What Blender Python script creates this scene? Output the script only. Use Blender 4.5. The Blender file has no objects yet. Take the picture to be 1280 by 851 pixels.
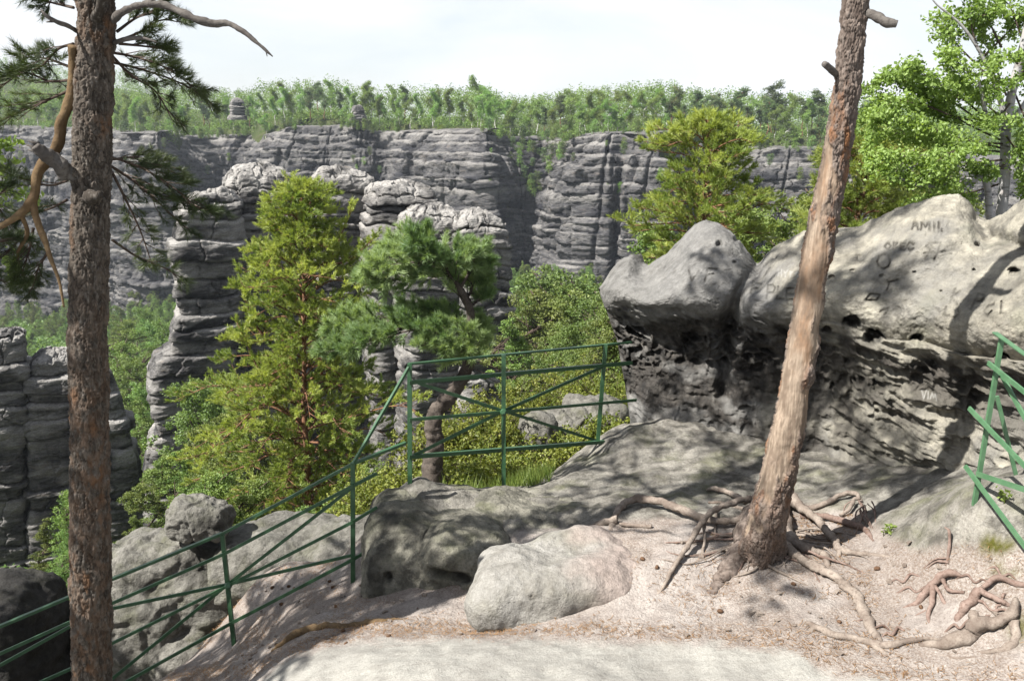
import bpy, math, random
import numpy as np
from mathutils import Vector, Matrix

RNG = np.random.default_rng(7)
random.seed(7)
SC = bpy.context.scene
COL = SC.collection
FPX = 1108.0; CX = 640.0; CY = 425.5
PIT = math.radians(13.9); CP = math.cos(PIT); SP = math.sin(PIT)
radians = math.radians


def P(px, py, d):
    """world point seen at a spot of the photograph (1280x851) at ground distance d"""
    u = (px - CX) / FPX; v = (CY - py) / FPX
    y = CP + v * SP; z = -SP + v * CP; k = d / y
    return np.array([u * k, d, z * k])


def PV(px, py, d):
    px = np.asarray(px, float); py = np.asarray(py, float); d = np.asarray(d, float)
    u = (px - CX) / FPX; v = (CY - py) / FPX
    y = CP + v * SP; z = -SP + v * CP; k = d / y
    return np.stack([u * k, d + 0 * k, z * k], -1)


def proj(V):
    x, y, z = V[..., 0], V[..., 1], V[..., 2]
    w = np.maximum(y * CP - z * SP, 1e-3)
    up = y * SP + z * CP
    return CX + FPX * x / w, CY - FPX * up / w


# ------------------------------------------------------------------ noise
_perm = np.random.default_rng(99).permutation(256).astype(np.int64)
_perm = np.concatenate([_perm, _perm, _perm])
_g = np.random.default_rng(5).normal(size=(256, 3)); _g /= np.linalg.norm(_g, axis=1)[:, None]


def perlin(p):
    p = np.asarray(p, float)
    i = np.floor(p).astype(np.int64); f = p - i; i &= 255
    w = f * f * f * (f * (f * 6 - 15) + 10)
    out = 0
    for dx in (0, 1):
        wx = w[..., 0] if dx else 1 - w[..., 0]
        a = _perm[(i[..., 0] + dx) & 255]
        for dy in (0, 1):
            wy = w[..., 1] if dy else 1 - w[..., 1]
            b = _perm[a + ((i[..., 1] + dy) & 255)]
            for dz in (0, 1):
                wz = w[..., 2] if dz else 1 - w[..., 2]
                g = _g[_perm[b + ((i[..., 2] + dz) & 255)]]
                dot = g[..., 0] * (f[..., 0] - dx) + g[..., 1] * (f[..., 1] - dy) + g[..., 2] * (f[..., 2] - dz)
                out = out + wx * wy * wz * dot
    return out * 1.5


def fbm(p, octv=4, gain=0.5, lac=2.03):
    p = np.asarray(p, float); a = 1.0; s = 0; n = 0
    for k in range(octv):
        s = s + a * perlin(p + 17.3 * k); n += a
        p = p * lac; a *= gain
    return s / n * 1.4


def ridged(p, octv=4):
    p = np.asarray(p, float); a = 1.0; s = 0; n = 0
    for k in range(octv):
        s = s + a * (1 - 2 * np.abs(perlin(p + 9.1 * k))); n += a
        p = p * 2.1; a *= 0.5
    return s / n


def hash01(*ks):
    h = np.zeros(np.broadcast(*ks).shape, np.uint64) + np.uint64(1469598103)
    for k in ks:
        h = (h ^ (np.asarray(k).astype(np.int64).astype(np.uint64) * np.uint64(0x9E3779B97F4A7C15)))
        h = (h ^ (h >> np.uint64(29))) * np.uint64(0xBF58476D1CE4E5B9)
        h = h ^ (h >> np.uint64(32))
    return (h & np.uint64(0xFFFFFF)).astype(float) / float(0xFFFFFF)


def worley(p):
    """distance to nearest and second cell point, and the id of the nearest"""
    p = np.asarray(p, float); i = np.floor(p).astype(np.int64)
    f1 = np.full(p.shape[:-1], 9.0); f2 = f1.copy(); idn = np.zeros(p.shape[:-1])
    for dx in (-1, 0, 1):
        for dy in (-1, 0, 1):
            for dz in (-1, 0, 1):
                c0, c1, c2 = i[..., 0] + dx, i[..., 1] + dy, i[..., 2] + dz
                q = np.stack([c0 + hash01(c0, c1, c2 + 11), c1 + hash01(c0, c1 + 37, c2), c2 + hash01(c0 + 71, c1, c2)], -1)
                d = np.sqrt(((q - p) ** 2).sum(-1))
                near = d < f1
                f2 = np.where(near, f1, np.minimum(f2, d))
                idn = np.where(near, hash01(c0, c1, c2 + 5), idn)
                f1 = np.where(near, d, f1)
    return f1, f2, idn


def sstep(a, b, x):
    t = np.clip((np.asarray(x, float) - a) / (b - a), 0, 1)
    return t * t * (3 - 2 * t)


def table(x, pts):
    a = np.array(pts, float)
    return np.interp(x, a[:, 0], a[:, 1])


def smooth_table(x, pts, n=9, w=8.0):
    s = 0
    for k in np.linspace(-w, w, n):
        s = s + table(np.asarray(x) + k, pts)
    return s / n


# ------------------------------------------------------------------ mesh objects
def link(o, parent=None):
    COL.objects.link(o)
    if parent is not None:
        o.parent = parent
    return o


def mesh_obj(name, V, F, mat, parent=None, smooth=True, attrs=None, base=None):
    """one mesh object from arrays; F is one array (or list of arrays) of equal sided faces"""
    V = np.asarray(V, float)
    off = np.zeros(3)
    if base is not None:
        off = np.asarray(base, float)
    elif parent is not None:
        p = parent
        while p is not None:
            off = off + np.array(p.location); p = p.parent
    Vl = V - off
    Fs = F if isinstance(F, list) else [F]
    Fs = [np.asarray(f, np.int64) for f in Fs if len(f)]
    me = bpy.data.meshes.new(name)
    me.vertices.add(len(Vl)); me.vertices.foreach_set('co', Vl.astype(np.float32).ravel())
    li = np.concatenate([f.ravel() for f in Fs]).astype(np.int32)
    tot = np.concatenate([np.full(len(f), f.shape[1], np.int32) for f in Fs])
    st = np.concatenate([[0], np.cumsum(tot)[:-1]]).astype(np.int32)
    me.loops.add(len(li)); me.loops.foreach_set('vertex_index', li)
    me.polygons.add(len(tot)); me.polygons.foreach_set('loop_start', st)
    me.polygons.foreach_set('use_smooth', np.full(len(tot), smooth, bool))
    for k, a in (attrs or {}).items():
        at = me.attributes.new(k, 'FLOAT', 'POINT')
        at.data.foreach_set('value', np.asarray(a, np.float32).ravel())
    me.update(calc_edges=True); me.validate()
    if mat is not None:
        me.materials.append(mat)
    o = bpy.data.objects.new(name, me)
    if base is not None:
        o.location = off
        if parent is not None:
            pl = np.zeros(3); p = parent
            while p is not None:
                pl = pl + np.array(p.location); p = p.parent
            o.location = off - pl
    return link(o, parent)


def thing(name, loc, label, cat, group=None):
    o = bpy.data.objects.new(name, None); o.empty_display_size = 0.2
    o.location = [float(c) for c in loc]
    return tag(link(o), label, cat, group)


def tag(o, label, cat, group=None):
    o['label'] = label; o['category'] = cat
    if group:
        o['group'] = group
    return o


def struct(o, kind='structure', label=None, cat=None):
    o['kind'] = kind
    if label: o['label'] = label
    if cat: o['category'] = cat
    return o


def dup(root, loc, rz, sc, label=None, group=None):
    r = root.copy(); COL.objects.link(r)
    r.location = [float(c) for c in loc]; r.rotation_euler = (0, 0, rz); r.scale = sc
    if label: r['label'] = label
    if group: r['group'] = group
    for ch in list(root.children):
        c = ch.copy(); COL.objects.link(c); c.parent = r
        for g in list(ch.children):
            d = g.copy(); COL.objects.link(d); d.parent = c
    return r


def grid_faces(nu, nv, wrap_u=False, wrap_v=False):
    a = np.arange(nu * nv).reshape(nu, nv)
    b = np.roll(a, -1, 0) if wrap_u else a[1:]
    a0 = a if wrap_u else a[:-1]
    def sl(m):
        return (m, np.roll(m, -1, 1)) if wrap_v else (m[:, :-1], m[:, 1:])
    a00, a01 = sl(a0); b00, b01 = sl(b)
    return np.stack([a00, b00, b01, a01], -1).reshape(-1, 4)


def catmull(pts, n):
    p = np.asarray(pts, float)
    if len(p) == 2:
        t = np.linspace(0, 1, n)[:, None]
        return p[0] * (1 - t) + p[1] * t
    p = np.vstack([2 * p[0] - p[1], p, 2 * p[-1] - p[-2]])
    m = len(p) - 3
    t = np.linspace(0, m - 1e-6, n); i = t.astype(int); f = (t - i)[:, None]
    a, b, c, d = p[i], p[i + 1], p[i + 2], p[i + 3]
    return 0.5 * (2 * b + (c - a) * f + (2 * a - 5 * b + 4 * c - d) * f ** 2 + (3 * b - a - 3 * c + d) * f ** 3)


def frames(pts):
    T = np.gradient(pts, axis=0); T /= np.linalg.norm(T, axis=1)[:, None] + 1e-12
    up = np.array([0, 0, 1.0]) if abs(T[0][2]) < .9 else np.array([0, -1.0, 0])
    N = np.zeros_like(T); n = up - T[0] * up.dot(T[0])
    for k in range(len(T)):
        n = n - T[k] * n.dot(T[k]); n /= np.linalg.norm(n) + 1e-12; N[k] = n
    return T, N, np.cross(T, N)


def tube(pts, rad, seg=8, n=None, rough=0.0, flat=1.0, rs=6.0):
    """closed tube; rad holds (x,y,z-only) radii along the line"""
    pts = np.asarray(pts, float)
    rad = np.broadcast_to(np.asarray(rad, float), (len(pts),)) if np.ndim(rad) == 0 else np.asarray(rad, float)
    if n:
        r4 = np.repeat(rad[:, None], 3, 1); rad = np.maximum(catmull(r4, n)[:, 0], 1e-4); pts = catmull(pts, n)
    T, N, B = frames(pts)
    a = np.linspace(0, 2 * np.pi, seg, endpoint=False)
    dirs = N[:, None] * np.cos(a)[None, :, None] * flat + B[:, None] * np.sin(a)[None, :, None]
    V = pts[:, None] + dirs * rad[:, None, None]
    if rough:
        V = V + dirs * (rad[:, None] * rough * fbm(V * rs, 3))[..., None]
    m = len(pts)
    F = grid_faces(m, seg, wrap_v=True)
    V = V.reshape(-1, 3)
    V = np.vstack([V, pts[:1], pts[-1:]])
    j = np.arange(seg); j2 = (j + 1) % seg
    c0 = np.stack([np.full(seg, m * seg), j, j2], -1)
    c1 = np.stack([np.full(seg, m * seg + 1), (m - 1) * seg + j2, (m - 1) * seg + j], -1)
    return V, F, np.vstack([c0, c1])


class Geo:
    def __init__(self):
        self.V = []; self.Q = []; self.T = []; self.n = 0; self.A = {}

    def add(self, V, Q=None, T=None, **attrs):
        if Q is not None and len(Q): self.Q.append(np.asarray(Q) + self.n)
        if T is not None and len(T): self.T.append(np.asarray(T) + self.n)
        self.V.append(np.asarray(V, float))
        for k, a in attrs.items():
            self.A.setdefault(k, []).append(np.broadcast_to(np.asarray(a, float), (len(V),)))
        self.n += len(V)
        return self

    def tube(self, pts, rad, **k):
        self.add(*tube(pts, rad, **k)); return self

    def build(self, name, mat, parent=None, smooth=True, base=None):
        F = []
        if self.Q: F.append(np.vstack(self.Q))
        if self.T: F.append(np.vstack(self.T))
        at = {k: np.concatenate(a) for k, a in self.A.items()}
        return mesh_obj(name, np.vstack(self.V), F, mat, parent, smooth, at, base)


def bar(a, b, w, h, up=(0, 0, 1)):
    """box bar from a to b, w wide sideways and h along up"""
    a = np.asarray(a, float); b = np.asarray(b, float)
    t = b - a; t /= np.linalg.norm(t)
    up = np.asarray(up, float)
    s = np.cross(t, up); s /= np.linalg.norm(s); u = np.cross(s, t)
    e = min(w, h) * .18
    V = []
    for c in (a, b):
        for (i, j) in ((-1, -1), (1, -1), (1, 1), (-1, 1)):
            V.append(c + s * i * w / 2 + u * j * h / 2)
    return np.array(V), np.array([[0, 1, 2, 3], [7, 6, 5, 4], [0, 4, 5, 1], [1, 5, 6, 2], [2, 6, 7, 3], [3, 7, 4, 0]])


# ------------------------------------------------------------------ foliage
def rand_unit(n, rng):
    v = rng.normal(size=(n, 3)); return v / np.linalg.norm(v, axis=1)[:, None]


def ball(n, rng, k=2.6):
    return rand_unit(n, rng) * (rng.random(n) ** (1 / k))[:, None]


def needles(Pt, D, n, L, l, w, rng, spread=(.45, 1.0), tint=None):
    """thin needles set along shoots; Pt, D start and direction of each shoot"""
    M = len(Pt)
    if np.ndim(L) == 0: L = np.full(M, L)
    Pt = np.repeat(Pt, n, 0); D = np.repeat(D, n, 0); Lr = np.repeat(L, n)
    t = rng.random(M * n) ** .8
    r = rand_unit(M * n, rng); r -= D * (r * D).sum(1)[:, None]; r /= np.linalg.norm(r, axis=1)[:, None] + 1e-9
    a = rng.uniform(spread[0], spread[1], M * n) * (1 - .45 * t)
    d = D * np.cos(a)[:, None] + r * np.sin(a)[:, None]
    base = Pt + D * (t * Lr)[:, None]
    tip = base + d * (l * rng.uniform(.75, 1.1, M * n))[:, None]
    s = np.cross(d, rand_unit(M * n, rng)); s /= np.linalg.norm(s, axis=1)[:, None] + 1e-9
    s *= w / 2
    V = np.stack([base - s, base + s, tip], 1).reshape(-1, 3)
    F = np.arange(M * n * 3).reshape(-1, 3)
    tn = rng.random(M) if tint is None else np.asarray(tint)
    tn = np.clip(np.repeat(tn, n) + rng.normal(0, .08, M * n), 0, 1)
    return V, F, np.repeat(tn, 3)


def leaves(Pt, size, rng, nrm=None, aspect=.7, tint=None, flat=.0):
    """small pointed leaf faces"""
    M = len(Pt)
    n = rand_unit(M, rng)
    if nrm is not None:
        n = n * (1 - flat) + nrm * flat
        n /= np.linalg.norm(n, axis=1)[:, None] + 1e-9
    a = np.cross(n, rand_unit(M, rng)); a /= np.linalg.norm(a, axis=1)[:, None] + 1e-9
    b = np.cross(n, a)
    s = (size * rng.uniform(.7, 1.25, M))[:, None]
    a = a * s; b = b * s * aspect * .5
    bend = n * s * .12
    V = np.stack([Pt - a * .5 + bend, Pt - a * .08 - b, Pt + a * .5 + bend, Pt - a * .08 + b], 1).reshape(-1, 3)
    F = np.arange(M * 4).reshape(-1, 4)
    tn = rng.random(M) if tint is None else np.clip(np.asarray(tint) + rng.normal(0, .12, M), 0, 1)
    return V, F, np.repeat(tn, 4)
# ------------------------------------------------------------------ materials
KALB = .68          # all base colours were picked for a darker exposure; this brings them to real-world values


class NT:
    def __init__(self, name):
        self.m = bpy.data.materials.new(name); self.m.use_nodes = True
        self.t = self.m.node_tree; self.t.nodes.clear()
        self.out = self.n('ShaderNodeOutputMaterial')

    def n(self, typ, **kw):
        x = self.t.nodes.new(typ)
        for k, v in kw.items():
            setattr(x, k, v)
        return x

    def l(self, a, b):
        self.t.links.new(a, b)

    def val(self, sock, v):
        if hasattr(v, 'is_linked') or hasattr(v, 'links'):
            self.l(v, sock)
        else:
            sock.default_value = v

    def coord(self, scale=(1, 1, 1)):
        c = self.n('ShaderNodeNewGeometry').outputs['Position']
        if scale != (1, 1, 1):
            m = self.n('ShaderNodeMapping'); m.inputs['Scale'].default_value = scale
            self.l(c, m.inputs['Vector']); c = m.outputs['Vector']
        return c

    def ocoord(self, scale=(1, 1, 1)):
        c = self.n('ShaderNodeTexCoord').outputs['Object']
        if scale != (1, 1, 1):
            m = self.n('ShaderNodeMapping'); m.inputs['Scale'].default_value = scale
            self.l(c, m.inputs['Vector']); c = m.outputs['Vector']
        return c

    def noise(self, vec, scale, detail=4, rough=.55, dist=0.0):
        x = self.n('ShaderNodeTexNoise'); x.inputs['Scale'].default_value = scale
        x.inputs['Detail'].default_value = detail; x.inputs['Roughness'].default_value = rough
        x.inputs['Distortion'].default_value = dist
        self.l(vec, x.inputs['Vector']); return x.outputs['Fac']

    def nc(self, vec, scale, detail=5, rough=.65, lo=.34, hi=.66):
        return self.ramp(self.noise(vec, scale, detail, rough), [(lo, 0.0), (hi, 1.0)])

    def voronoi(self, vec, scale, feature='F1'):
        x = self.n('ShaderNodeTexVoronoi', feature=feature); x.inputs['Scale'].default_value = scale
        self.l(vec, x.inputs['Vector']); return x.outputs['Distance']

    def ramp(self, fac, stops):
        x = self.n('ShaderNodeValToRGB'); e = x.color_ramp.elements
        while len(e) < len(stops): e.new(0.5)
        for q, (p, c) in zip(e, stops):
            q.position = p
            q.color = (c, c, c, 1) if np.ndim(c) == 0 else (*c, 1)
        self.l(fac, x.inputs['Fac']); return x.outputs['Color']

    def mix(self, fac, a, b, mode='MIX'):
        x = self.n('ShaderNodeMix', data_type='RGBA', blend_type=mode)
        self.val(x.inputs[0], fac)
        for s, v in ((x.inputs[6], a), (x.inputs[7], b)):
            if isinstance(v, tuple): v = (*v, 1) if len(v) == 3 else v
            self.val(s, v)
        return x.outputs[2]

    def math(self, op, a, b=0.0, clamp=False):
        x = self.n('ShaderNodeMath', operation=op, use_clamp=clamp)
        self.val(x.inputs[0], a); self.val(x.inputs[1], b); return x.outputs[0]

    def attr(self, name):
        return self.n('ShaderNodeAttribute', attribute_name=name).outputs['Fac']

    def bump(self, h, strength=.5, dist=.02, normal=None):
        x = self.n('ShaderNodeBump'); x.inputs['Strength'].default_value = strength
        x.inputs['Distance'].default_value = dist; self.l(h, x.inputs['Height'])
        if normal is not None: self.l(normal, x.inputs['Normal'])
        return x.outputs['Normal']

    def principled(self, col, rough=.85, normal=None, spec=.25, metal=0.0):
        if isinstance(col, tuple): col = tuple(c * KALB for c in col)
        else: col = self.mix(1.0, col, (KALB, KALB, KALB), 'MULTIPLY')
        x = self.n('ShaderNodeBsdfPrincipled')
        self.val(x.inputs['Base Color'], (*col, 1) if isinstance(col, tuple) and len(col) == 3 else col)
        self.val(x.inputs['Roughness'], rough); x.inputs['Specular IOR Level'].default_value = spec
        x.inputs['Metallic'].default_value = metal
        if normal is not None: self.l(normal, x.inputs['Normal'])
        self.l(x.outputs[0], self.out.inputs['Surface']); return x


def mat_foliage(name, dark, light, transl=.35, gloss=.35, objvar=.25):
    t = NT(name)
    f = t.attr('tint')
    col = t.mix(f, dark, light)
    oi = t.n('ShaderNodeObjectInfo').outputs['Random']
    hs = t.n('ShaderNodeHueSaturation')
    t.l(col, hs.inputs['Color'])
    t.l(t.math('ADD', t.math('MULTIPLY', oi, objvar * .12), .5 - objvar * .06), hs.inputs['Hue'])
    t.l(t.math('ADD', t.math('MULTIPLY', oi, objvar * 1.6), 1 - objvar * .8), hs.inputs['Value'])
    c = t.mix(1.0, hs.outputs['Color'], (.70, .70, .70), 'MULTIPLY')
    p = t.n('ShaderNodeBsdfPrincipled')
    t.l(c, p.inputs['Base Color']); p.inputs['Roughness'].default_value = .5
    p.inputs['Specular IOR Level'].default_value = gloss
    tr = t.n('ShaderNodeBsdfTranslucent')
    tc = t.mix(1.0, c, (1.0, 1.0, .45), 'MULTIPLY')
    t.l(t.mix(1.0, tc, (1.5, 1.5, 1.5), 'MULTIPLY'), tr.inputs['Color'])
    m = t.n('ShaderNodeMixShader'); m.inputs[0].default_value = transl
    t.l(p.outputs[0], m.inputs[1]); t.l(tr.outputs[0], m.inputs[2])
    t.l(m.outputs[0], t.out.inputs['Surface'])
    return t.m


def mat_cliff(name, scale, base, pale, dark, warm, bump=.6):
    """weathered bedded sandstone; 'crust' = dark patina, 'bed' = random tone of the bed"""
    t = NT(name)
    v = t.coord(); vz = t.coord((1, 1, 4.0)); vs = t.coord((4, 4, .5))
    n1 = t.noise(v, .09 * scale, 5, .6); n2 = t.noise(vz, .35 * scale, 6, .65); n3 = t.noise(v, 2.2 * scale, 5, .65)
    st = t.noise(vs, .25 * scale, 4, .6)
    c = t.mix(t.ramp(n1, [(.38, 0.0), (.72, .6)]), base, pale)
    c = t.mix(t.ramp(n2, [(.42, 0.0), (.66, .8)]), c, dark)
    c = t.mix(t.ramp(st, [(.52, 0.0), (.72, .55)]), c, dark)
    c = t.mix(t.ramp(t.noise(vz, .16 * scale, 3, .5), [(.6, 0.0), (.75, .55)]), c, warm)
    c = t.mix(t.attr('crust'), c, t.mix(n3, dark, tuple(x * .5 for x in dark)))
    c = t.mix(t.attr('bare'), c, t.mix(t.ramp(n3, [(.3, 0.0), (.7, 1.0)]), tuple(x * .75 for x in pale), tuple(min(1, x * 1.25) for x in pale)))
    c = t.mix(t.math('MULTIPLY', t.nc(vz, 1.3 * scale, 5, .7), .55), c, dark)
    h = t.math('ADD', t.math('MULTIPLY', t.nc(vz, .45 * scale, 5, .65), .7), t.math('MULTIPLY', t.nc(v, 2.0 * scale, 4, .65), .3))
    t.principled(c, .92, t.bump(h, bump, .6 / scale), .15)
    return t.m


def mat_boulder():
    """pale sandstone boulder with a dark honeycombed crust below its brow"""
    t = NT('carved_sandstone')
    v = t.coord()
    n1 = t.noise(v, .9, 5, .6); n2 = t.noise(v, 5.0, 6, .65); n3 = t.noise(v, 34.0, 5, .7); n4 = t.noise(v, 120.0, 2, .6)
    pale = t.mix(t.ramp(n1, [(.36, 0.0), (.64, 1.0)]), (.43, .40, .325), (.57, .535, .44))
    pale = t.mix(t.ramp(n2, [(.40, .0), (.62, .8)]), pale, (.20, .19, .165))
    pale = t.mix(t.ramp(t.noise(t.coord((1, 1, 5)), 3.0, 4, .6), [(.5, 0.0), (.66, .5)]), pale, (.165, .155, .135))
    pale = t.mix(t.ramp(n3, [(.3, .3), (.55, 0.0)]), pale, (.15, .14, .125))
    pale = t.mix(t.ramp(t.noise(v, 1.7, 3, .5), [(.58, 0.0), (.75, .35)]), pale, (.25, .27, .15))
    grey = t.mix(t.ramp(n2, [(.35, 0.0), (.7, 1.0)]), (.19, .186, .178), (.34, .332, .315))  # grey of the left lobes, with tree shade put into the tone
    c = t.mix(t.attr('grey'), pale, grey)
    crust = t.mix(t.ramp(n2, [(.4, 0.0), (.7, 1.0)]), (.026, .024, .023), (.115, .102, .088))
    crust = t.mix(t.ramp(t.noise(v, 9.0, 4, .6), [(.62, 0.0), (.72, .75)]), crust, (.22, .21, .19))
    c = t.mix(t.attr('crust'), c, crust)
    c = t.mix(t.attr('groove'), c, (.040, .036, .031))
    c = t.mix(t.attr('chalk'), c, (.5, .49, .46))
    g1 = t.nc(v, 17, 6, .7); g2 = t.nc(v, 52, 4, .7)
    c = t.mix(t.math('MULTIPLY', g1, .38), c, t.mix(1.0, c, (.42, .41, .40), 'MULTIPLY'))
    c = t.mix(t.math('MULTIPLY', g2, .30), c, t.mix(1.0, c, (.45, .44, .43), 'MULTIPLY'))
    h = t.math('ADD', t.math('MULTIPLY', t.nc(v, 6, 6, .66), .55), t.math('ADD', t.math('MULTIPLY', g1, -.22), t.math('MULTIPLY', g2, -.10)))
    t.principled(c, .93, t.bump(h, .9, .035), .12)
    return t.m


def mat_rock(name, a, b, lichen, dark, dk=.5, bump=.7):
    t = NT(name)
    v = t.coord()
    n1 = t.noise(v, 1.6, 5, .6); n2 = t.noise(v, 6.0, 6, .66); n3 = t.noise(v, 38.0, 5, .7); n4 = t.noise(v, 140., 2, .6)
    c = t.mix(t.ramp(n1, [(.35, 0.0), (.65, 1.0)]), a, b)
    c = t.mix(t.ramp(n2, [(.48, .0), (.7, dk)]), c, dark)
    c = t.mix(t.ramp(t.noise(v, 3.1, 4, .6), [(.5, 0.0), (.68, .55)]), c, lichen)
    c = t.mix(t.ramp(n3, [(.28, .45), (.5, 0.0)]), c, dark)
    c = t.mix(t.attr('crust'), c, dark)
    c = t.mix(t.attr('sand'), c, (.43, .36, .32))
    g1 = t.nc(v, 17, 6, .7); g2 = t.nc(v, 55, 4, .7)
    c = t.mix(t.math('MULTIPLY', g1, .45), c, t.mix(1.0, c, (.38, .38, .36), 'MULTIPLY'))
    c = t.mix(t.math('MULTIPLY', g2, .35), c, t.mix(1.0, c, (.42, .41, .40), 'MULTIPLY'))
    h = t.math('ADD', t.math('MULTIPLY', t.nc(v, 6, 6, .66), .6), t.math('ADD', t.math('MULTIPLY', g1, -.25), t.math('MULTIPLY', g2, -.12)))
    t.principled(c, .92, t.bump(h, bump, .035), .14)
    return t.m


def mat_ground():
    t = NT('sandy_ground')
    v = t.coord()
    n1 = t.noise(v, 1.3, 5, .6); n2 = t.noise(v, 7.0, 6, .66); n3 = t.noise(v, 45.0, 4, .7); n4 = t.noise(v, 180.0, 2, .7)
    sand = t.mix(t.ramp(n1, [(.35, 0.0), (.65, 1.0)]), (.42, .375, .34), (.58, .53, .485))
    sand = t.mix(t.ramp(n2, [(.44, 0.0), (.7, .55)]), sand, (.27, .225, .20))
    sand = t.mix(t.ramp(n3, [(.3, .5), (.5, 0.0)]), sand, (.2, .16, .14))
    slab = t.mix(t.ramp(n1, [(.35, 0.0), (.65, 1.0)]), (.335, .325, .295), (.43, .42, .38))
    slab = t.mix(t.ramp(n2, [(.46, 0.0), (.7, .55)]), slab, (.225, .213, .19))
    slab = t.mix(t.ramp(n3, [(.32, .35), (.5, 0.0)]), slab, (.17, .16, .14))
    slab = t.mix(t.ramp(t.noise(t.coord((1, 2.2, 1)), 2.2, 6, .7, 1.2), [(.47, 0.0), (.5, .3), (.53, 0.0)]), slab, (.16, .145, .125))
    rock = t.mix(t.ramp(n1, [(.35, 0.0), (.65, 1.0)]), (.31, .295, .26), (.44, .42, .37))
    rock = t.mix(t.ramp(n2, [(.42, 0.0), (.62, .85)]), rock, (.115, .11, .095))
    rock = t.mix(t.ramp(t.noise(v, 2.3, 4, .6), [(.52, 0.0), (.68, .5)]), rock, (.23, .24, .13))
    rock = t.mix(t.ramp(n3, [(.3, .5), (.5, 0.0)]), rock, (.12, .115, .105))
    c = t.mix(t.attr('rock'), sand, rock)
    c = t.mix(t.attr('slab'), c, slab)
    lit = t.mix(n3, (.13, .08, .05), (.27, .18, .11))
    lf = t.math('MULTIPLY', t.attr('litter'), t.ramp(t.noise(t.coord((1, 1, 1)), 75.0, 5, .75), [(.42, 0.0), (.62, .75)]), True)
    c = t.mix(lf, c, lit)
    c = t.mix(t.attr('moss'), c, t.mix(n3, (.06, .07, .015), (.17, .16, .03)))
    g1 = t.nc(v, 15, 6, .72); g2 = t.nc(v, 60, 4, .72)
    ks = t.math('SUBTRACT', 1.0, t.math('MULTIPLY', t.attr('slab'), .6))
    c = t.mix(t.math('MULTIPLY', t.math('MULTIPLY', g1, .25), ks), c, t.mix(1.0, c, (.48, .45, .43), 'MULTIPLY'))
    c = t.mix(t.math('MULTIPLY', t.math('MULTIPLY', g2, .34), ks), c, t.mix(1.0, c, (.45, .41, .38), 'MULTIPLY'))
    h = t.math('MULTIPLY', ks, t.math('ADD', t.math('MULTIPLY', t.nc(v, 6, 6, .66), .5), t.math('ADD', t.math('MULTIPLY', g1, -.25), t.math('MULTIPLY', g2, -.16))))
    t.principled(c, .95, t.bump(h, .9, .030), .1)
    return t.m


def mat_bark(name, a, b, red, flake, zs=.35, sc=1.0, bump=.8):
    """plated pine bark; 'plate' = random tone of the plate, 'red' = freshly flaked, 'wood' = bare wood"""
    t = NT(name)
    v = t.coord((1, 1, zs)); vl = t.coord((1, 1, .06))
    n1 = t.noise(v, 9 * sc, 5, .65); n2 = t.noise(v, 55 * sc, 5, .7)
    c = t.mix(t.ramp(t.math('ADD', t.math('MULTIPLY', t.attr('plate'), .6), t.math('MULTIPLY', n1, .4)), [(.3, 0.0), (.72, 1.0)]), a, b)
    c = t.mix(t.ramp(n2, [(.5, 0.0), (.7, .6)]), c, flake)
    c = t.mix(t.math('MULTIPLY', t.attr('red'), t.ramp(n1, [(.35, .15), (.6, 1.0)])), c, t.mix(n2, tuple(x * .55 for x in red), red))
    wn = t.noise(vl, 60 * sc, 4, .65)
    wood = t.mix(t.ramp(wn, [(.35, 0.0), (.65, 1.0)]), (.225, .172, .128), (.39, .31, .235))
    wood = t.mix(t.ramp(t.noise(v, 5 * sc, 4, .6), [(.5, 0.0), (.68, .8)]), wood, (.26, .15, .085))
    wood = t.mix(t.ramp(t.noise(t.coord((1, 1, .3)), 11 * sc, 5, .65), [(.47, 0.0), (.6, .85)]), wood, (.17, .125, .092))
    wood = t.mix(t.ramp(t.noise(vl, 14 * sc, 3, .6), [(.6, 0.0), (.72, .45)]), wood, (.16, .12, .09))
    c = t.mix(t.attr('wood'), c, wood)
    c = t.mix(t.attr('crack'), c, tuple(x * .25 for x in a))
    h = t.math('ADD', n1, t.math('MULTIPLY', n2, .6))
    t.principled(c, .9, t.bump(h, bump, .012 / sc), .15)
    return t.m


def mat_wood(name, a, b, dark, sc=1.0):
    t = NT(name)
    v = t.coord()
    n1 = t.noise(v, 7 * sc, 4, .6); n2 = t.noise(v, 60 * sc, 5, .7)
    c = t.mix(t.ramp(n1, [(.35, 0.0), (.65, 1.0)]), a, b)
    c = t.mix(t.ramp(n2, [(.48, 0.0), (.68, .75)]), c, dark)
    t.principled(c, .88, t.bump(t.math('ADD', n1, t.math('MULTIPLY', n2, .6)), .8, .012 / sc), .15)
    return t.m


def mat_paint(name, a, b):
    t = NT(name)
    v = t.coord()
    n = t.noise(v, 14, 5, .65); n2 = t.noise(v, 120, 3, .6)
    c = t.mix(t.ramp(n, [(.4, 0.0), (.65, 1.0)]), a, b)
    c = t.mix(t.ramp(t.noise(v, 38, 4, .7), [(.66, 0.0), (.74, .7)]), c, (.10, .06, .035))
    t.principled(c, t.ramp(n, [(.3, .34), (.7, .55)]), t.bump(n2, .25, .004), .45)
    return t.m


def mat_birch_bark():
    t = NT('birch_bark')
    v = t.coord((1, 1, 6)); w = t.coord()
    c = t.mix(t.ramp(t.noise(v, 3, 4, .65), [(.52, 0.0), (.64, .9)]), (.40, .39, .385), (.09, .08, .075))
    c = t.mix(t.ramp(t.noise(w, 9, 4, .6), [(.5, 0.0), (.7, .5)]), c, (.45, .36, .30))
    t.principled(c, .8, None, .2)
    return t.m


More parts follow.
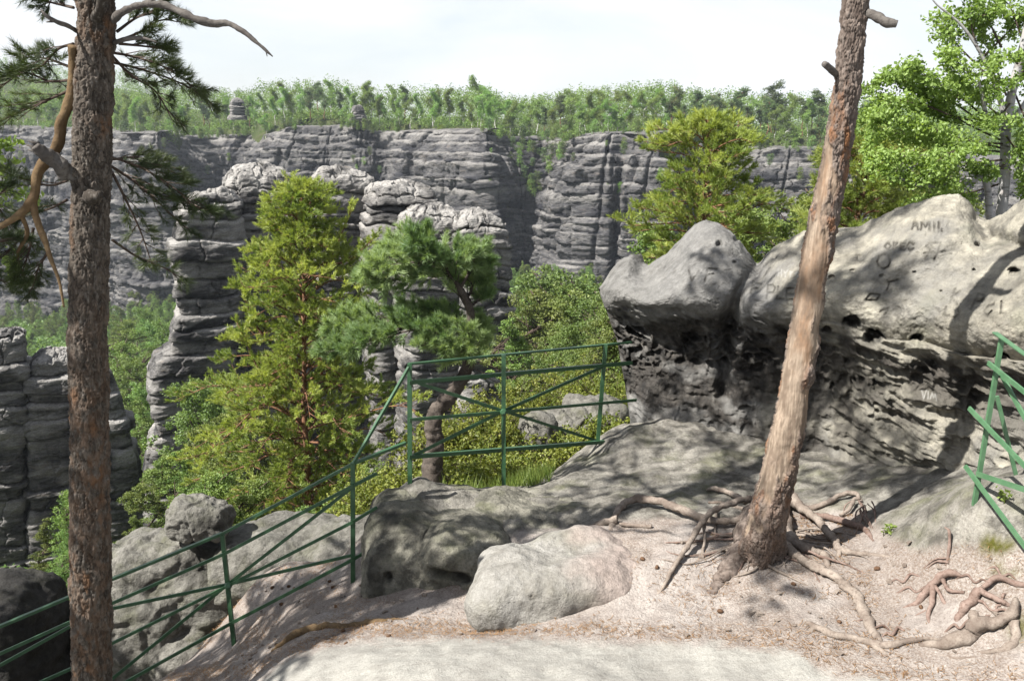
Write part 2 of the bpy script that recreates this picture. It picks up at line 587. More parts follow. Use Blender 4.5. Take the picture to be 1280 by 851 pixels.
def mat_simple(name, a, b, sc, rough=.9, obj=False):
    t = NT(name)
    v = t.ocoord() if obj else t.coord()
    n = t.noise(v, sc, 5, .65)
    t.principled(t.mix(t.ramp(n, [(.35, 0.0), (.65, 1.0)]), a, b), rough, t.bump(n, .6, .4 / sc), .15)
    return t.m


M = {}
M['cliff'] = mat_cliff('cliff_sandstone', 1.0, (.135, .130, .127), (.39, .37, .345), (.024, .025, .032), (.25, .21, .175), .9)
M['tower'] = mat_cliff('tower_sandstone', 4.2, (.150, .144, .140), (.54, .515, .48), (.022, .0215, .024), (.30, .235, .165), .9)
M['towerwarm'] = M['tower']
M['boulder'] = mat_boulder()
M['ledge'] = mat_rock('ledge_sandstone', (.26, .248, .20), (.40, .38, .315), (.16, .168, .09), (.05, .048, .043), .85, .95)
M['rounded'] = mat_rock('rounded_sandstone', (.36, .345, .315), (.46, .445, .41), (.25, .24, .18), (.17, .155, .13), .4)
M['greyrock'] = mat_rock('grey_sandstone', (.22, .212, .185), (.33, .315, .28), (.16, .165, .095), (.06, .057, .05), .8, .95)
M['darkrock'] = mat_rock('dark_sandstone', (.040, .038, .036), (.075, .072, .066), (.05, .05, .035), (.018, .018, .018))
M['ground'] = mat_ground()
M['bark'] = mat_bark('plated_pine_bark', (.050, .041, .033), (.130, .108, .088), (.22, .115, .058), (.245, .225, .20))
M['bark2'] = mat_bark('flaked_pine_bark', (.105, .080, .066), (.20, .160, .135), (.30, .145, .07), (.29, .25, .22))
M['farbark'] = mat_simple('pine_trunk_bark', (.15, .085, .055), (.30, .15, .085), 3.0)
M['farbirch'] = mat_simple('pale_trunk_bark', (.55, .53, .50), (.80, .78, .74), 1.2)
M['birch'] = mat_birch_bark()
M['root'] = mat_wood('weathered_root', (.175, .14, .115), (.33, .28, .235), (.12, .085, .068))
M['redroot'] = mat_wood('reddish_root', (.15, .105, .085), (.29, .215, .18), (.11, .06, .045))
M['limb'] = mat_wood('orange_limb', (.115, .075, .038), (.22, .15, .08), (.11, .07, .045), .7)
M['deadwood'] = mat_wood('dead_grey_wood', (.085, .075, .068), (.165, .15, .135), (.05, .042, .038))
M['twig'] = mat_wood('dark_twig', (.07, .05, .04), (.12, .09, .07), (.04, .03, .025))
M['curlbark'] = mat_wood('gnarled_bark', (.062, .050, .042), (.15, .125, .105), (.025, .02, .018), .6)
M['green'] = mat_paint('green_paint', (.028, .085, .036), (.045, .115, .052))
M['green_sunlit'] = mat_paint('sunlit_green_paint', (.07, .165, .08), (.10, .205, .105))  # same rail green, sunlight put into its lighter colour
M['cone'] = mat_simple('cone_scales', (.09, .05, .03), (.17, .10, .06), 60)
M['litter'] = mat_foliage('dry_needles', (.16, .085, .04), (.36, .22, .11), .1, .2, 0)
M['pine_near'] = mat_foliage('needles_dark', (.030, .050, .014), (.085, .115, .035), .25, .4, 0)
M['pine_sun'] = mat_foliage('needles_sunny', (.19, .265, .055), (.43, .49, .13), .38, .4, .1)
M['pine_green'] = mat_foliage('needles_green', (.15, .25, .10), (.36, .48, .22), .36, .4, .1)
M['pine_far'] = mat_foliage('needles_far', (.055, .095, .033), (.15, .21, .07), .2, .3, .35)
M['pine_mid'] = mat_foliage('needles_mid', (.09, .145, .028), (.22, .285, .07), .25, .3, .35)
M['birch_leaf'] = mat_foliage('birch_leaves', (.17, .255, .055), (.315, .425, .12), .42, .4, .1)
M['leaf_mid'] = mat_foliage('broad_leaves', (.10, .17, .042), (.23, .33, .095), .35, .3, .35)
M['leaf_far'] = mat_foliage('spring_leaves', (.12, .205, .04), (.27, .39, .095), .3, .25, .4)
M['forest'] = mat_foliage('forest_canopy', (.095, .17, .04), (.24, .35, .09), .3, .2, .0)
M['grass'] = mat_foliage('grass_blades', (.10, .17, .03), (.25, .31, .08), .3, .3, 0)
M['scrub'] = mat_foliage('heath_leaves', (.10, .135, .02), (.27, .29, .055), .3, .3, .1)


def mat_terrain():
    t = NT('forest_floor')
    v = t.coord()
    n1 = t.noise(v, .05, 5, .6); n2 = t.noise(v, .6, 6, .65)
    c = t.mix(t.ramp(n1, [(.38, 0.0), (.62, 1.0)]), (.040, .062, .018), (.075, .095, .03))
    c = t.mix(t.ramp(n2, [(.45, 0.0), (.7, .7)]), c, (.10, .085, .055))
    t.principled(c, .95, t.bump(n2, .8, .8), .1)
    return t.m


M['terrain'] = mat_terrain()
# ------------------------------------------------------------------ camera, sun and sky
cam = bpy.data.cameras.new('camera'); camo = link(bpy.data.objects.new('camera', cam))
camo.rotation_euler = (math.pi / 2 - PIT, 0, 0)
cam.sensor_width = 36.0; cam.lens = 36.0 * FPX / 1280.0
cam.clip_start = .05; cam.clip_end = 9000
SC.camera = camo

SUN_AZ = math.atan2(-0.88, -0.47)          # towards the sun, clockwise from +Y
SUN_EL = radians(50)
SUN = np.array([math.sin(SUN_AZ) * math.cos(SUN_EL), math.cos(SUN_AZ) * math.cos(SUN_EL), math.sin(SUN_EL)])
sl = bpy.data.lights.new('sun', 'SUN'); sl.energy = 5.0; sl.angle = radians(.6); sl.color = (1.0, .965, .91)
so = link(bpy.data.objects.new('sun', sl)); so.location = SUN * 60
so.rotation_euler = Vector(SUN).to_track_quat('Z', 'Y').to_euler()

W = bpy.data.worlds.new('World'); SC.world = W; W.use_nodes = True
wt = W.node_tree; wt.nodes.clear()
wo = wt.nodes.new('ShaderNodeOutputWorld'); bg = wt.nodes.new('ShaderNodeBackground')
sky = wt.nodes.new('ShaderNodeTexSky'); sky.sky_type = 'NISHITA'; sky.sun_disc = False
sky.sun_elevation = SUN_EL; sky.sun_rotation = SUN_AZ; sky.altitude = 300; sky.air_density = 1.0; sky.dust_density = 1.6
tc = wt.nodes.new('ShaderNodeTexCoord')
mp = wt.nodes.new('ShaderNodeMapping'); mp.inputs['Scale'].default_value = (1, 1, 3.2); mp.inputs['Location'].default_value = (.3, .2, .1)
wt.links.new(tc.outputs['Generated'], mp.inputs['Vector'])
cn = wt.nodes.new('ShaderNodeTexNoise'); cn.inputs['Scale'].default_value = 2.3; cn.inputs['Detail'].default_value = 7; cn.inputs['Roughness'].default_value = .55
cn.inputs['Distortion'].default_value = .4
wt.links.new(mp.outputs[0], cn.inputs['Vector'])
cr = wt.nodes.new('ShaderNodeValToRGB'); cr.color_ramp.elements[0].position = .30; cr.color_ramp.elements[1].position = .56
cr.color_ramp.elements[0].color = (.50, .50, .50, 1)
wt.links.new(cn.outputs['Fac'], cr.inputs['Fac'])
sp_ = wt.nodes.new('ShaderNodeSeparateXYZ'); wt.links.new(tc.outputs['Generated'], sp_.inputs[0])
mr = wt.nodes.new('ShaderNodeMapRange'); mr.inputs[1].default_value = .12; mr.inputs[2].default_value = .65; mr.inputs[3].default_value = 1.0; mr.inputs[4].default_value = .5
wt.links.new(sp_.outputs[2], mr.inputs[0])
mm = wt.nodes.new('ShaderNodeMath'); mm.operation = 'MULTIPLY'
mx = wt.nodes.new('ShaderNodeMix'); mx.data_type = 'RGBA'
wt.links.new(cr.outputs['Color'], mm.inputs[0]); wt.links.new(mr.outputs[0], mm.inputs[1]); wt.links.new(mm.outputs[0], mx.inputs[0]); wt.links.new(sky.outputs[0], mx.inputs[6])
mx.inputs[7].default_value = (6.75, 6.9, 7.05, 1)
wt.links.new(mx.outputs[2], bg.inputs['Color']); bg.inputs['Strength'].default_value = .054
wt.links.new(bg.outputs[0], wo.inputs['Surface'])

SC.view_settings.view_transform = 'Standard'; SC.view_settings.look = 'None'
SC.view_settings.exposure = 1.5; SC.view_settings.gamma = 1
SC.view_settings.use_curve_mapping = False
SC.render.engine = 'CYCLES'
SC.cycles.max_bounces = 7; SC.cycles.diffuse_bounces = 3; SC.cycles.glossy_bounces = 2
SC.cycles.transmission_bounces = 3; SC.cycles.transparent_max_bounces = 4; SC.cycles.volume_bounces = 0
SC.cycles.use_denoising = True
SC.cycles.sample_clamp_indirect = 6

# ------------------------------------------------------------------ far rim: control lines across the valley
RIM = [(-600, 150), (-100, 152), (0, 158), (100, 161), (160, 166), (215, 165), (260, 172), (330, 168), (345, 160), (430, 158), (480, 166), (510, 163), (600, 162), (640, 172), (690, 176), (702, 167), (740, 168), (800, 166), (830, 170), (845, 178), (920, 186), (1010, 186), (1100, 190), (1280, 205), (1900, 210)]
DEP = [(-600, 520), (-100, 500), (0, 490), (100, 480), (160, 462), (200, 440), (222, 436), (240, 446), (262, 478), (290, 488), (325, 482), (338, 452), (360, 446), (470, 440), (484, 446), (500, 438), (600, 402), (612, 398), (622, 404), (640, 414), (676, 412), (690, 400), (720, 382), (755, 372), (772, 380), (786, 366), (828, 362), (842, 388), (920, 396), (1010, 386), (1100, 376), (1280, 345), (1900, 300)]
BAS = [(-600, 395), (0, 392), (150, 385), (330, 370), (480, 345), (600, 352), (640, 335), (700, 352), (830, 352), (1000, 378), (1280, 385), (1900, 385)]


def z_at(px, py, d):
    v = (CY - py) / FPX
    return d * (-SP + v * CP) / (CP + v * SP)


def hill_z(px, d):
    """ground of the plateau behind the rim"""
    h = table(px, [(-600, 70), (-100, 55), (0, 46), (120, 36), (200, 24), (260, 13), (340, 4), (420, 0), (1900, 0)])
    return h * sstep(560, 900, d) + 2.5 * np.sin(px * .012 + d * .006)


def ground_far(px, d):
    """ground height by bearing and distance"""
    px = np.asarray(px, float); d = np.asarray(d, float)
    D = table(px, DEP)
    zr = z_at(px, table(px, RIM), D); zb = z_at(px, table(px, BAS), D)
    zl = np.interp(d, [9, 12, 20, 30, 60, 95, 150, 250, 330], [-11, -12, -15, -18, -34, -47, -62, -78, -82])
    zrt = np.interp(d, [9, 12, 18, 25, 40, 60, 95, 150, 250, 330], [-5.4, -6.2, -8.0, -11, -17, -27, -44, -60, -72, -74])
    w = sstep(470, 570, px)
    zn = zl * (1 - w) + zrt * w
    k = sstep(.55, 1.0, d / D)
    z = zn * (1 - k) + (zb - 1.5) * k
    back = sstep(15, 24, d - D)
    zt = zr + .6 + np.clip((d - D - 15) * .045, 0, 6.0) + hill_z(px, d)
    return z * (1 - back) + zt * back


cols = np.concatenate([np.arange(-700, -100, 40), np.arange(-100, 1380, 10), np.arange(1380, 2000, 40)]).astype(float)
frac = np.concatenate([np.linspace(.0, 1.0, 70), [1.012, 1.034, 1.042, 1.05, 1.07, 1.1, 1.2, 1.35, 1.6, 2.0, 2.6, 3.4]])
Dc = table(cols, DEP)
dd = np.where(frac[None] <= 1, 9.5 + (Dc[:, None] - 9.5) * frac[None] ** 1.6, Dc[:, None] * frac[None])
pc = np.broadcast_to(cols[:, None], dd.shape)
u = (pc - CX) / FPX / CP          # bearing of the column measured on the level
tx = u * dd
tz = ground_far(pc, dd)
rough = np.where((dd > 25) & (frac[None] < 1), 1.0, .15)
TV = np.stack([tx, dd, tz], -1)
TV[..., 2] += rough * np.minimum(dd * .02, 2.2) * fbm(TV * np.array([.03, .03, 0]), 4)
struct(mesh_obj('terrain', TV.reshape(-1, 3), grid_faces(*dd.shape)[:, ::-1], M['terrain']), label='wooded valley floor and plateau behind the railing', cat='terrain')


# ------------------------------------------------------------------ bedded sandstone
class Beds:
    def __init__(self, z0, z1, thick, block, seed):
        r = np.random.default_rng(seed)
        b = [z0]
        while b[-1] < z1: b.append(b[-1] + r.uniform(*thick) * (1 + 1.2 * (r.random() < .2)))
        self.b = np.array(b); n = len(b)
        self.o = r.uniform(-1, 1, n); self.bw = r.uniform(*block, n); self.ph = r.uniform(0, 100, n)
        self.open = np.where(r.random(n) < .4, 1.0, .35); self.seed = seed; self.r = r.random(n)

    def __call__(self, s, z, warp, jit):
        zz = z + warp
        k = np.clip(np.searchsorted(self.b, zz) - 1, 0, len(self.b) - 2)
        th = self.b[k + 1] - self.b[k]
        t = (zz - self.b[k]) / th
        c = (s + self.ph[k] + jit) / self.bw[k]; ci = np.floor(c); u_ = c - ci
        rnd = hash01(k, ci + 900, np.full_like(k, self.seed))
        gap_t = np.minimum(t, 1 - t) * th; gap_u = np.minimum(u_, 1 - u_) * self.bw[k]
        return self.o[k], gap_t, gap_u, rnd, self.open[k], t


def bed_disp(beds, s, z, Pn, sc, lay=1.0, blk=1.0, notch=1.0, joint=1.0, big=1.0, fine=1.0):
    """outward displacement and dark crust value (bed underside shade painted in) of a bedded face; sc = size of detail in metres"""
    warp = fbm(Pn / (9 * sc), 3) * sc * .9
    jit = fbm(Pn * np.array([1, 1, 2.0]) / (3.5 * sc), 3) * sc * 1.1
    o, gt, gu, rnd, op, k = beds(s, z, warp, jit)
    soft = .5 + .5 * sstep(-.3, .35, fbm(Pn / (14 * sc) + 31, 3))
    edge_t = np.clip(gt / (.22 * sc), 0, 1); edge_u = np.clip(gu / (.16 * sc), 0, 1)
    d = o * .58 * sc * lay * soft + (rnd - .5) * .55 * sc * blk * soft
    d -= (1 - edge_t) ** 2 * .75 * sc * notch * op
    d -= (1 - edge_u) ** 2 * .5 * sc * joint * soft * (rnd > .3)
    d += fbm(Pn / (22 * sc), 4) * 2.4 * sc * big
    d += fbm(Pn * np.array([1, 1, 2.4]) / (2.4 * sc), 4) * .34 * sc * fine
    d += ridged(Pn * np.array([1, 1, 3.2]) / (1.1 * sc), 3) * .10 * sc * fine
    low = sstep(.55, .12, k) * (.45 + .5 * sstep(-.2, .25, fbm(Pn / (8 * sc) + 41, 3)))  # darker lower part of each bed: underside shade put into the crust
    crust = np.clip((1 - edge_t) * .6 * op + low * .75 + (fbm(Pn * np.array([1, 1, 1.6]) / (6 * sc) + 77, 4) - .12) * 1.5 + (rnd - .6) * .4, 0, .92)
    hi = sstep(.60, .88, k) * sstep(-.25, .2, fbm(Pn / (7 * sc) + 91, 3))  # pale upper part of each bed: sunlit ledge edge put into the colour
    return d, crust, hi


# far cliff wall, one loft along the rim
pxs = np.arange(-160, 1420, .85)
Dk = smooth_table(pxs, DEP, 7, 5)
X = (pxs - CX) / FPX / CP * Dk
path = np.stack([X, Dk], -1)
ds = np.linalg.norm(np.diff(path, axis=0), axis=1); s_ = np.concatenate([[0], np.cumsum(ds)])
tn = np.gradient(path, axis=0); tn /= np.linalg.norm(tn, axis=1)[:, None]
nr = np.stack([tn[:, 1], -tn[:, 0]], -1)                 # towards the viewer
nrs = np.stack([np.convolve(np.pad(nr[:, i], 20, 'edge'), np.ones(41) / 41, 'valid') for i in (0, 1)], -1)
nrs /= np.linalg.norm(nrs, axis=1)[:, None]
zr = z_at(pxs, table(pxs, RIM), Dk); zb = z_at(pxs, table(pxs, BAS), Dk) - 10
NV = 170
tt = np.linspace(0, 1, NV)
Z = zb[:, None] * (1 - tt) + zr[:, None] * tt
S = np.broadcast_to(s_[:, None], Z.shape)
Pn = np.stack([np.broadcast_to(path[:, None, 0], Z.shape), np.broadcast_to(path[:, None, 1], Z.shape), Z], -1)
bedsC = Beds(-120, 20, (1.3, 5.0), (4, 15), 3)
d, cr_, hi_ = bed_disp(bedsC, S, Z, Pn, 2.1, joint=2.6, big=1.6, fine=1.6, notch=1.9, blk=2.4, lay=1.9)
down = zr[:, None] - Z
d -= 5.5 * np.exp(-down / 5.5) + 1.4 * np.floor(np.clip(4 - down / 4.5, 0, 4))   # terraced setback at the rim
d += 3 * (1 - tt)
hn = 6 * fbm(np.stack([S / 60, 0 * S, 0 * S], -1) + 8, 3)
step_ = sum(sstep(hh - .8, hh + .8, down + hn) for hh in (9, 21, 35))
d += 2.3 * step_                                          # batter
# big vertical clefts
cl = fbm(np.stack([S / 26, Z / 160, 0 * S], -1) + 4, 3)
d -= 3.2 * np.exp(-(cl / .035) ** 2)
cl2 = fbm(np.stack([S / 11, Z / 60, 0 * S], -1) + 14, 3)
d -= 1.8 * np.exp(-(cl2 / .05) ** 2) * sstep(-.1, .2, fbm(Pn / 20 + 3, 3))
# a sloping wooded gully between the two buttresses
gl = np.exp(-((np.broadcast_to(pxs[:, None], Z.shape) - (655 + (down * .9))) / 17) ** 2) * sstep(42, 6, down)
d -= 5 * gl
V = Pn.copy(); V[..., :2] += nrs[:, None] * d[..., None]
# rim cap leading back into the plateau
cap = []
for back, up in ((1.5, .2), (4, .4), (9, .6), (16, .5)):
    q = V[:, -1].copy(); q[:, :2] -= nrs * back; q[:, 2] += up + fbm(q / 5, 3) * .6; cap.append(q)
V = np.concatenate([V, np.stack(cap, 1)], 1)
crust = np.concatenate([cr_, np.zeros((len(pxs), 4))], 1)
bare = np.concatenate([.75 * hi_ + .65 * sstep(9, 1, down) * sstep(-.1, .3, fbm(Pn / 9 + 5, 3)), np.full((len(pxs), 4), .3)], 1)  # sunlight on ledge tops and rim painted in as pale rock
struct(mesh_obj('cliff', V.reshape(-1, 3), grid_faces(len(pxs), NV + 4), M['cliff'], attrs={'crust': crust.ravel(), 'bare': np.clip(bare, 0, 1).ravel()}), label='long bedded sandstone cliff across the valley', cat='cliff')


# ------------------------------------------------------------------ rock towers
def tower(name, prof, depth, label, thick=1.1, sc=1.0, seed=1, nth=260, nz=330, pw=5.5, rot=.45, cap=.10, yaw=0.0, caprough=1.0, lay=1.0, toplit=1.0, warm=None, capp=3.6):
    """prof = rows (py, px_left, px_right) from top down"""
    pr = np.array(prof, float)
    pyt = pr[0, 0]
    tv = np.concatenate([1 - np.linspace(0, 1, 46) ** 1.6 * .0 - np.linspace(0, 1, 46), []])
    # py samples: dense near the cap
    pys = np.concatenate([pyt + (np.linspace(0, 1, 60) ** 1.7) * (pr[-1, 0] - pyt) * cap, np.linspace(pyt + (pr[-1, 0] - pyt) * cap, pr[-1, 0], nz)[1:]])
    Lx = np.interp(pys, pr[:, 0], pr[:, 1]); Rx = np.interp(pys, pr[:, 0], pr[:, 2])
    z = np.array([z_at((a + b) / 2, y, depth) for a, b, y in zip(Lx, Rx, pys)])
    xl = (Lx - CX) / FPX * np.hypot(depth, 0) / (CP + (CY - pys) / FPX * SP)
    xr = (Rx - CX) / FPX * np.hypot(depth, 0) / (CP + (CY - pys) / FPX * SP)
    c = (xl + xr) / 2; r = (xr - xl) / 2
    # rounded cap
    cz = np.clip((z - z[0]) / (z[np.searchsorted(pys, pyt + (pr[-1, 0] - pyt) * cap)] - z[0]), 0, 1)
    shrink = (1 - (1 - cz) ** capp) ** (1 / capp)
    th = np.linspace(0, 2 * np.pi, nth, endpoint=False)
    cs, sn = np.cos(th - rot), np.sin(th - rot)
    sup = (np.abs(cs) ** pw + np.abs(sn) ** pw) ** (-1 / pw)
    dx = sup * np.cos(th); dy = sup * np.sin(th)
    mxx = np.abs(dx).max()
    dx = dx / mxx
    Pn = np.stack([c[:, None] + r[:, None] * dx[None] * shrink[:, None], depth + r[:, None].clip(r.mean() * .7) * thick * dy[None] / mxx * shrink[:, None] + 0 * z[:, None], np.broadcast_to(z[:, None], (len(z), nth))], -1)
    S = np.broadcast_to(th[None] * r.mean() * 1.1, Pn.shape[:2])
    beds = Beds(z.min() - 3, z.max() + 3, (.75 * sc, 2.6 * sc), (3 * sc, 9 * sc), 17)
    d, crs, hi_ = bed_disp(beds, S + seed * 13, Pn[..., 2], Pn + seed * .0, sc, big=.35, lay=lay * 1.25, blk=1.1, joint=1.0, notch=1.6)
    # keep the seam continuous
    sm = np.minimum(th, 2 * np.pi - th); wseam = sstep(0, .12, sm)[None]
    d = d * wseam + (1 - wseam) * d[:, :1].mean()
    nx = np.cos(th); ny = np.sin(th)
    side = shrink[:, None] ** .5
    Pn[..., 0] += nx[None] * d * side; Pn[..., 1] += ny[None] * d * side
    # craggy, split top
    w1, w2, idn = worley(Pn / (1.7 * sc) * np.array([1, 1, .4]) + .35 * fbm(Pn / (1.2 * sc), 2)[..., None])
    crag = (fbm(Pn / (2.0 * sc), 5, .55) * .7 - sstep(.12, .0, w2 - w1) * .8 + (idn - .5) * .35 + .25 * ridged(Pn / (.8 * sc), 3)) * sc * caprough
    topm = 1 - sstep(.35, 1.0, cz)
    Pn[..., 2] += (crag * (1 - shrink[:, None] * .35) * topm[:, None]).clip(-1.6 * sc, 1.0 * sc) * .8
    bare = 1.0 * toplit * (topm[:, None] + 0 * crag) * sstep(-.5, .2, fbm(Pn / (2.5 * sc) + 3, 3))  # paler cap: sunlight on the tower top put into the colour
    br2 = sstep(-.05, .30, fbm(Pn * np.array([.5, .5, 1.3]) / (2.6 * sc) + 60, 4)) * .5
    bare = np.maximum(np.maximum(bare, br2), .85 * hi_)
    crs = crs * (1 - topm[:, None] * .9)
    n = len(z)
    F = grid_faces(n, nth, wrap_v=True)[:, ::-1]
    V = np.vstack([Pn.reshape(-1, 3), Pn[0].mean(0)[None]])
    j = np.arange(nth); T = np.stack([np.full(nth, n * nth), (j), (j + 1) % nth], -1)[:, ::-1]
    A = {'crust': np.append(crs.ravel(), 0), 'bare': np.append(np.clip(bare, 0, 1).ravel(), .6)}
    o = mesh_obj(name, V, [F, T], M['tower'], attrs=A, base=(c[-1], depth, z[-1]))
    return tag(o, label, 'rock tower', 'sandstone towers in the valley')


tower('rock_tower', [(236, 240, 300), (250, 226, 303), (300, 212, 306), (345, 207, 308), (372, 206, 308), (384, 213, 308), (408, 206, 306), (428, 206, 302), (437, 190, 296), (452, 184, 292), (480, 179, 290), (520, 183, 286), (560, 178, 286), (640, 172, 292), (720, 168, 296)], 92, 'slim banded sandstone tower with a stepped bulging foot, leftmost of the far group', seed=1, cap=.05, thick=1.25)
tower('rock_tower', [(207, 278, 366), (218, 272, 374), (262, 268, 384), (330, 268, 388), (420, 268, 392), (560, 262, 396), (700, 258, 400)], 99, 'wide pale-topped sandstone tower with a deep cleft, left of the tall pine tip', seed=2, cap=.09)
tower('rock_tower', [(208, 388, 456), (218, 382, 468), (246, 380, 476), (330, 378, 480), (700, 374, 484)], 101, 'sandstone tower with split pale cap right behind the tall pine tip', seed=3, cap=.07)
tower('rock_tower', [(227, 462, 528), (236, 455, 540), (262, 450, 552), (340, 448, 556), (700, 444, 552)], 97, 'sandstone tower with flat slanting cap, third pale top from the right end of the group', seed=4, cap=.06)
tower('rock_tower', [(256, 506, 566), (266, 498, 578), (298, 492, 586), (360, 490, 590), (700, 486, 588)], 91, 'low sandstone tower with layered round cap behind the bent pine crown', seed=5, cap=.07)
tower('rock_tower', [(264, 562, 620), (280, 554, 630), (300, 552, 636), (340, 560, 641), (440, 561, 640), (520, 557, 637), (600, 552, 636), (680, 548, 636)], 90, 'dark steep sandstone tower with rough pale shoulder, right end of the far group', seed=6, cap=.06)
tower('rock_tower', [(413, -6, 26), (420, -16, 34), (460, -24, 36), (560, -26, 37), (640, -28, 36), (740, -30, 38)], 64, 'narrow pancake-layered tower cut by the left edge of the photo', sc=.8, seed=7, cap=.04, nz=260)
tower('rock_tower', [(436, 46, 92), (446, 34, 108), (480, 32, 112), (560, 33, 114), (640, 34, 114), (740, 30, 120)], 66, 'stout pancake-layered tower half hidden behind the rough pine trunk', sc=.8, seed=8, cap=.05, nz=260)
tower('rock_tower', [(452, 104, 132), (466, 98, 142), (490, 96, 152), (530, 96, 163), (575, 94, 172), (640, 92, 176), (740, 90, 180)], 62, 'dark tower widening downward just right of the rough pine trunk', sc=.7, seed=9, cap=.06, nz=240, toplit=.2)
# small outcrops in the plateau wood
tower('rock_outcrop', [(123, 289, 303), (128, 285, 307), (136, 286, 307), (150, 284, 309)], 500, 'small dark rock stack among the trees on the far plateau, left one', sc=1.1, seed=11, nth=90, nz=60, cap=.2, toplit=.1)
tower('rock_outcrop', [(132, 441, 452), (140, 440, 455), (148, 438, 458), (160, 437, 459)], 452, 'small dark rock stack among pale trunks on the far plateau, right one', sc=1.1, seed=12, nth=90, nz=60, cap=.2, toplit=.1)
for o in list(COL.objects):
    if o.name.startswith('rock_outcrop'): o['category'] = 'rock stack'; o['group'] = 'rock stacks on the plateau'
# ------------------------------------------------------------------ sandy platform in front
GP = [(200, 851, 7.2), (300, 851, 6.2), (400, 851, 5.3), (520, 851, 4.95), (640, 851, 4.9), (780, 851, 4.9), (900, 851, 4.9), (1050, 851, 4.8), (1200, 851, 4.6), (1280, 851, 4.5),
      (345, 828, 6.0), (450, 797, 6.0), (600, 795, 5.8), (760, 797, 5.5), (900, 803, 5.35), (1000, 808, 5.2), (1150, 800, 5.05), (1270, 800, 4.8),
      (500, 757, 6.55), (590, 775, 6.2), (440, 738, 7.2), (400, 760, 6.95), (350, 735, 7.7), (293, 808, 7.4), (250, 830, 7.4), (350, 790, 6.8), (420, 700, 8.0), (380, 706, 8.5), (330, 722, 8.5), (445, 692, 8.3),
      (890, 735, 5.95), (950, 700, 6.15), (1050, 720, 5.85), (1100, 690, 6.0), (1180, 700, 5.5), (1250, 690, 5.25), (1216, 636, 5.55), (1280, 640, 5.35),
      (800, 700, 6.35), (760, 740, 6.1), (700, 770, 5.95), (830, 640, 7.2), (760, 620, 7.75), (700, 630, 7.7), (650, 650, 7.4), (600, 660, 7.35), (560, 640, 7.6),
      (512, 603, 7.8), (560, 606, 8.0), (629, 612, 8.25), (690, 598, 8.65), (746, 554, 9.2), (800, 560, 8.95), (850, 575, 8.55), (900, 600, 8.0), (1000, 620, 7.45), (1100, 630, 6.75), (1180, 620, 6.15),
      (780, 530, 9.6), (900, 562, 8.75), (1000, 592, 7.95), (1100, 602, 7.2), (1200, 602, 6.4), (1280, 592, 5.9)]
GW = np.array([P(*g) for g in GP])
EX = np.array([(-1.6, 9.3, -5.2), (-.6, 9.6, -4.7), (.3, 10.0, -4.6), (1.0, 10.6, -4.7), (-3.2, 9.2, -6.6), (-5, 8.2, -7.4), (-4.6, 5.4, -5.6), (-2.9, 5.5, -4.9), (-2.6, 3.5, -4.3), (0, 3, -3.45), (3, 3, -3.1), (0, 1.2, -3.5),
               (5, 5, -2.4), (7, 6, -2.4), (6, 9, -3.2), (4, 11, -3.8), (1.8, 11.5, -4.7), (-5, 2, -5.2), (-2, 11.5, -6.6), (6, 2, -2.8), (9, 4, -2.4), (9, 11, -4), (-6, 11, -9)])
CP_ = np.vstack([GW, EX])


def tps_fit(C, lam=.004):
    n = len(C); r2 = ((C[:, None, :2] - C[None, :, :2]) ** 2).sum(-1)
    K = np.where(r2 > 0, .5 * r2 * np.log(r2 + 1e-12), 0) + lam * np.eye(n)
    Pm = np.hstack([np.ones((n, 1)), C[:, :2]])
    A = np.block([[K, Pm], [Pm.T, np.zeros((3, 3))]])
    return np.linalg.solve(A, np.concatenate([C[:, 2], [0, 0, 0]]))


TW = tps_fit(CP_)


def ground_z(x, y, fine=True):
    x = np.asarray(x, float); y = np.asarray(y, float); sh = x.shape
    q = np.stack([x.ravel(), y.ravel()], -1); out = np.zeros(len(q))
    for a in range(0, len(q), 20000):
        b = q[a:a + 20000]
        r2 = ((b[:, None] - CP_[None, :, :2]) ** 2).sum(-1)
        out[a:a + 20000] = (.5 * r2 * np.log(r2 + 1e-12)) @ TW[:-3] + TW[-3] + b @ TW[-2:]
    z = out.reshape(sh)
    if fine:
        p = np.stack([x, y, 0 * x], -1)
        z = z + .045 * fbm(p * 1.6, 4) + .014 * fbm(p * 7, 3)
    return z


def ground_hit(px, py, lo=3.0, hi=14.0):
    d = np.linspace(lo, hi, 900)
    q = PV(np.full(900, px), np.full(900, py), d)
    g = ground_z(q[:, 0], q[:, 1])
    k = np.argmax(q[:, 2] < g)
    return q[k] if q[k, 2] < g[k] else q[-1]


gx = np.arange(-5.6, 9.0, .026); gy = np.arange(1.0, 11.4, .026)
X, Y = np.meshgrid(gx, gy, indexing='ij')
Z = ground_z(X, Y)
G3 = np.stack([X, Y, Z], -1)
gpx, gpy = proj(G3)
# worn pale slab of the path, its edge a low step
edge = table(gpx, [(-400, 930), (300, 862), (325, 846), (345, 828), (400, 809), (450, 798), (560, 796), (700, 799), (800, 803), (900, 806), (985, 812), (1020, 834), (1060, 846), (1150, 858), (1400, 862)])
e = (gpy - edge) + 9 * fbm(G3 * 3.1, 3)
slab = sstep(-6, 12, e + 10 * fbm(G3 * 9, 3))
Z = Z + .022 * sstep(-14, 16, e)
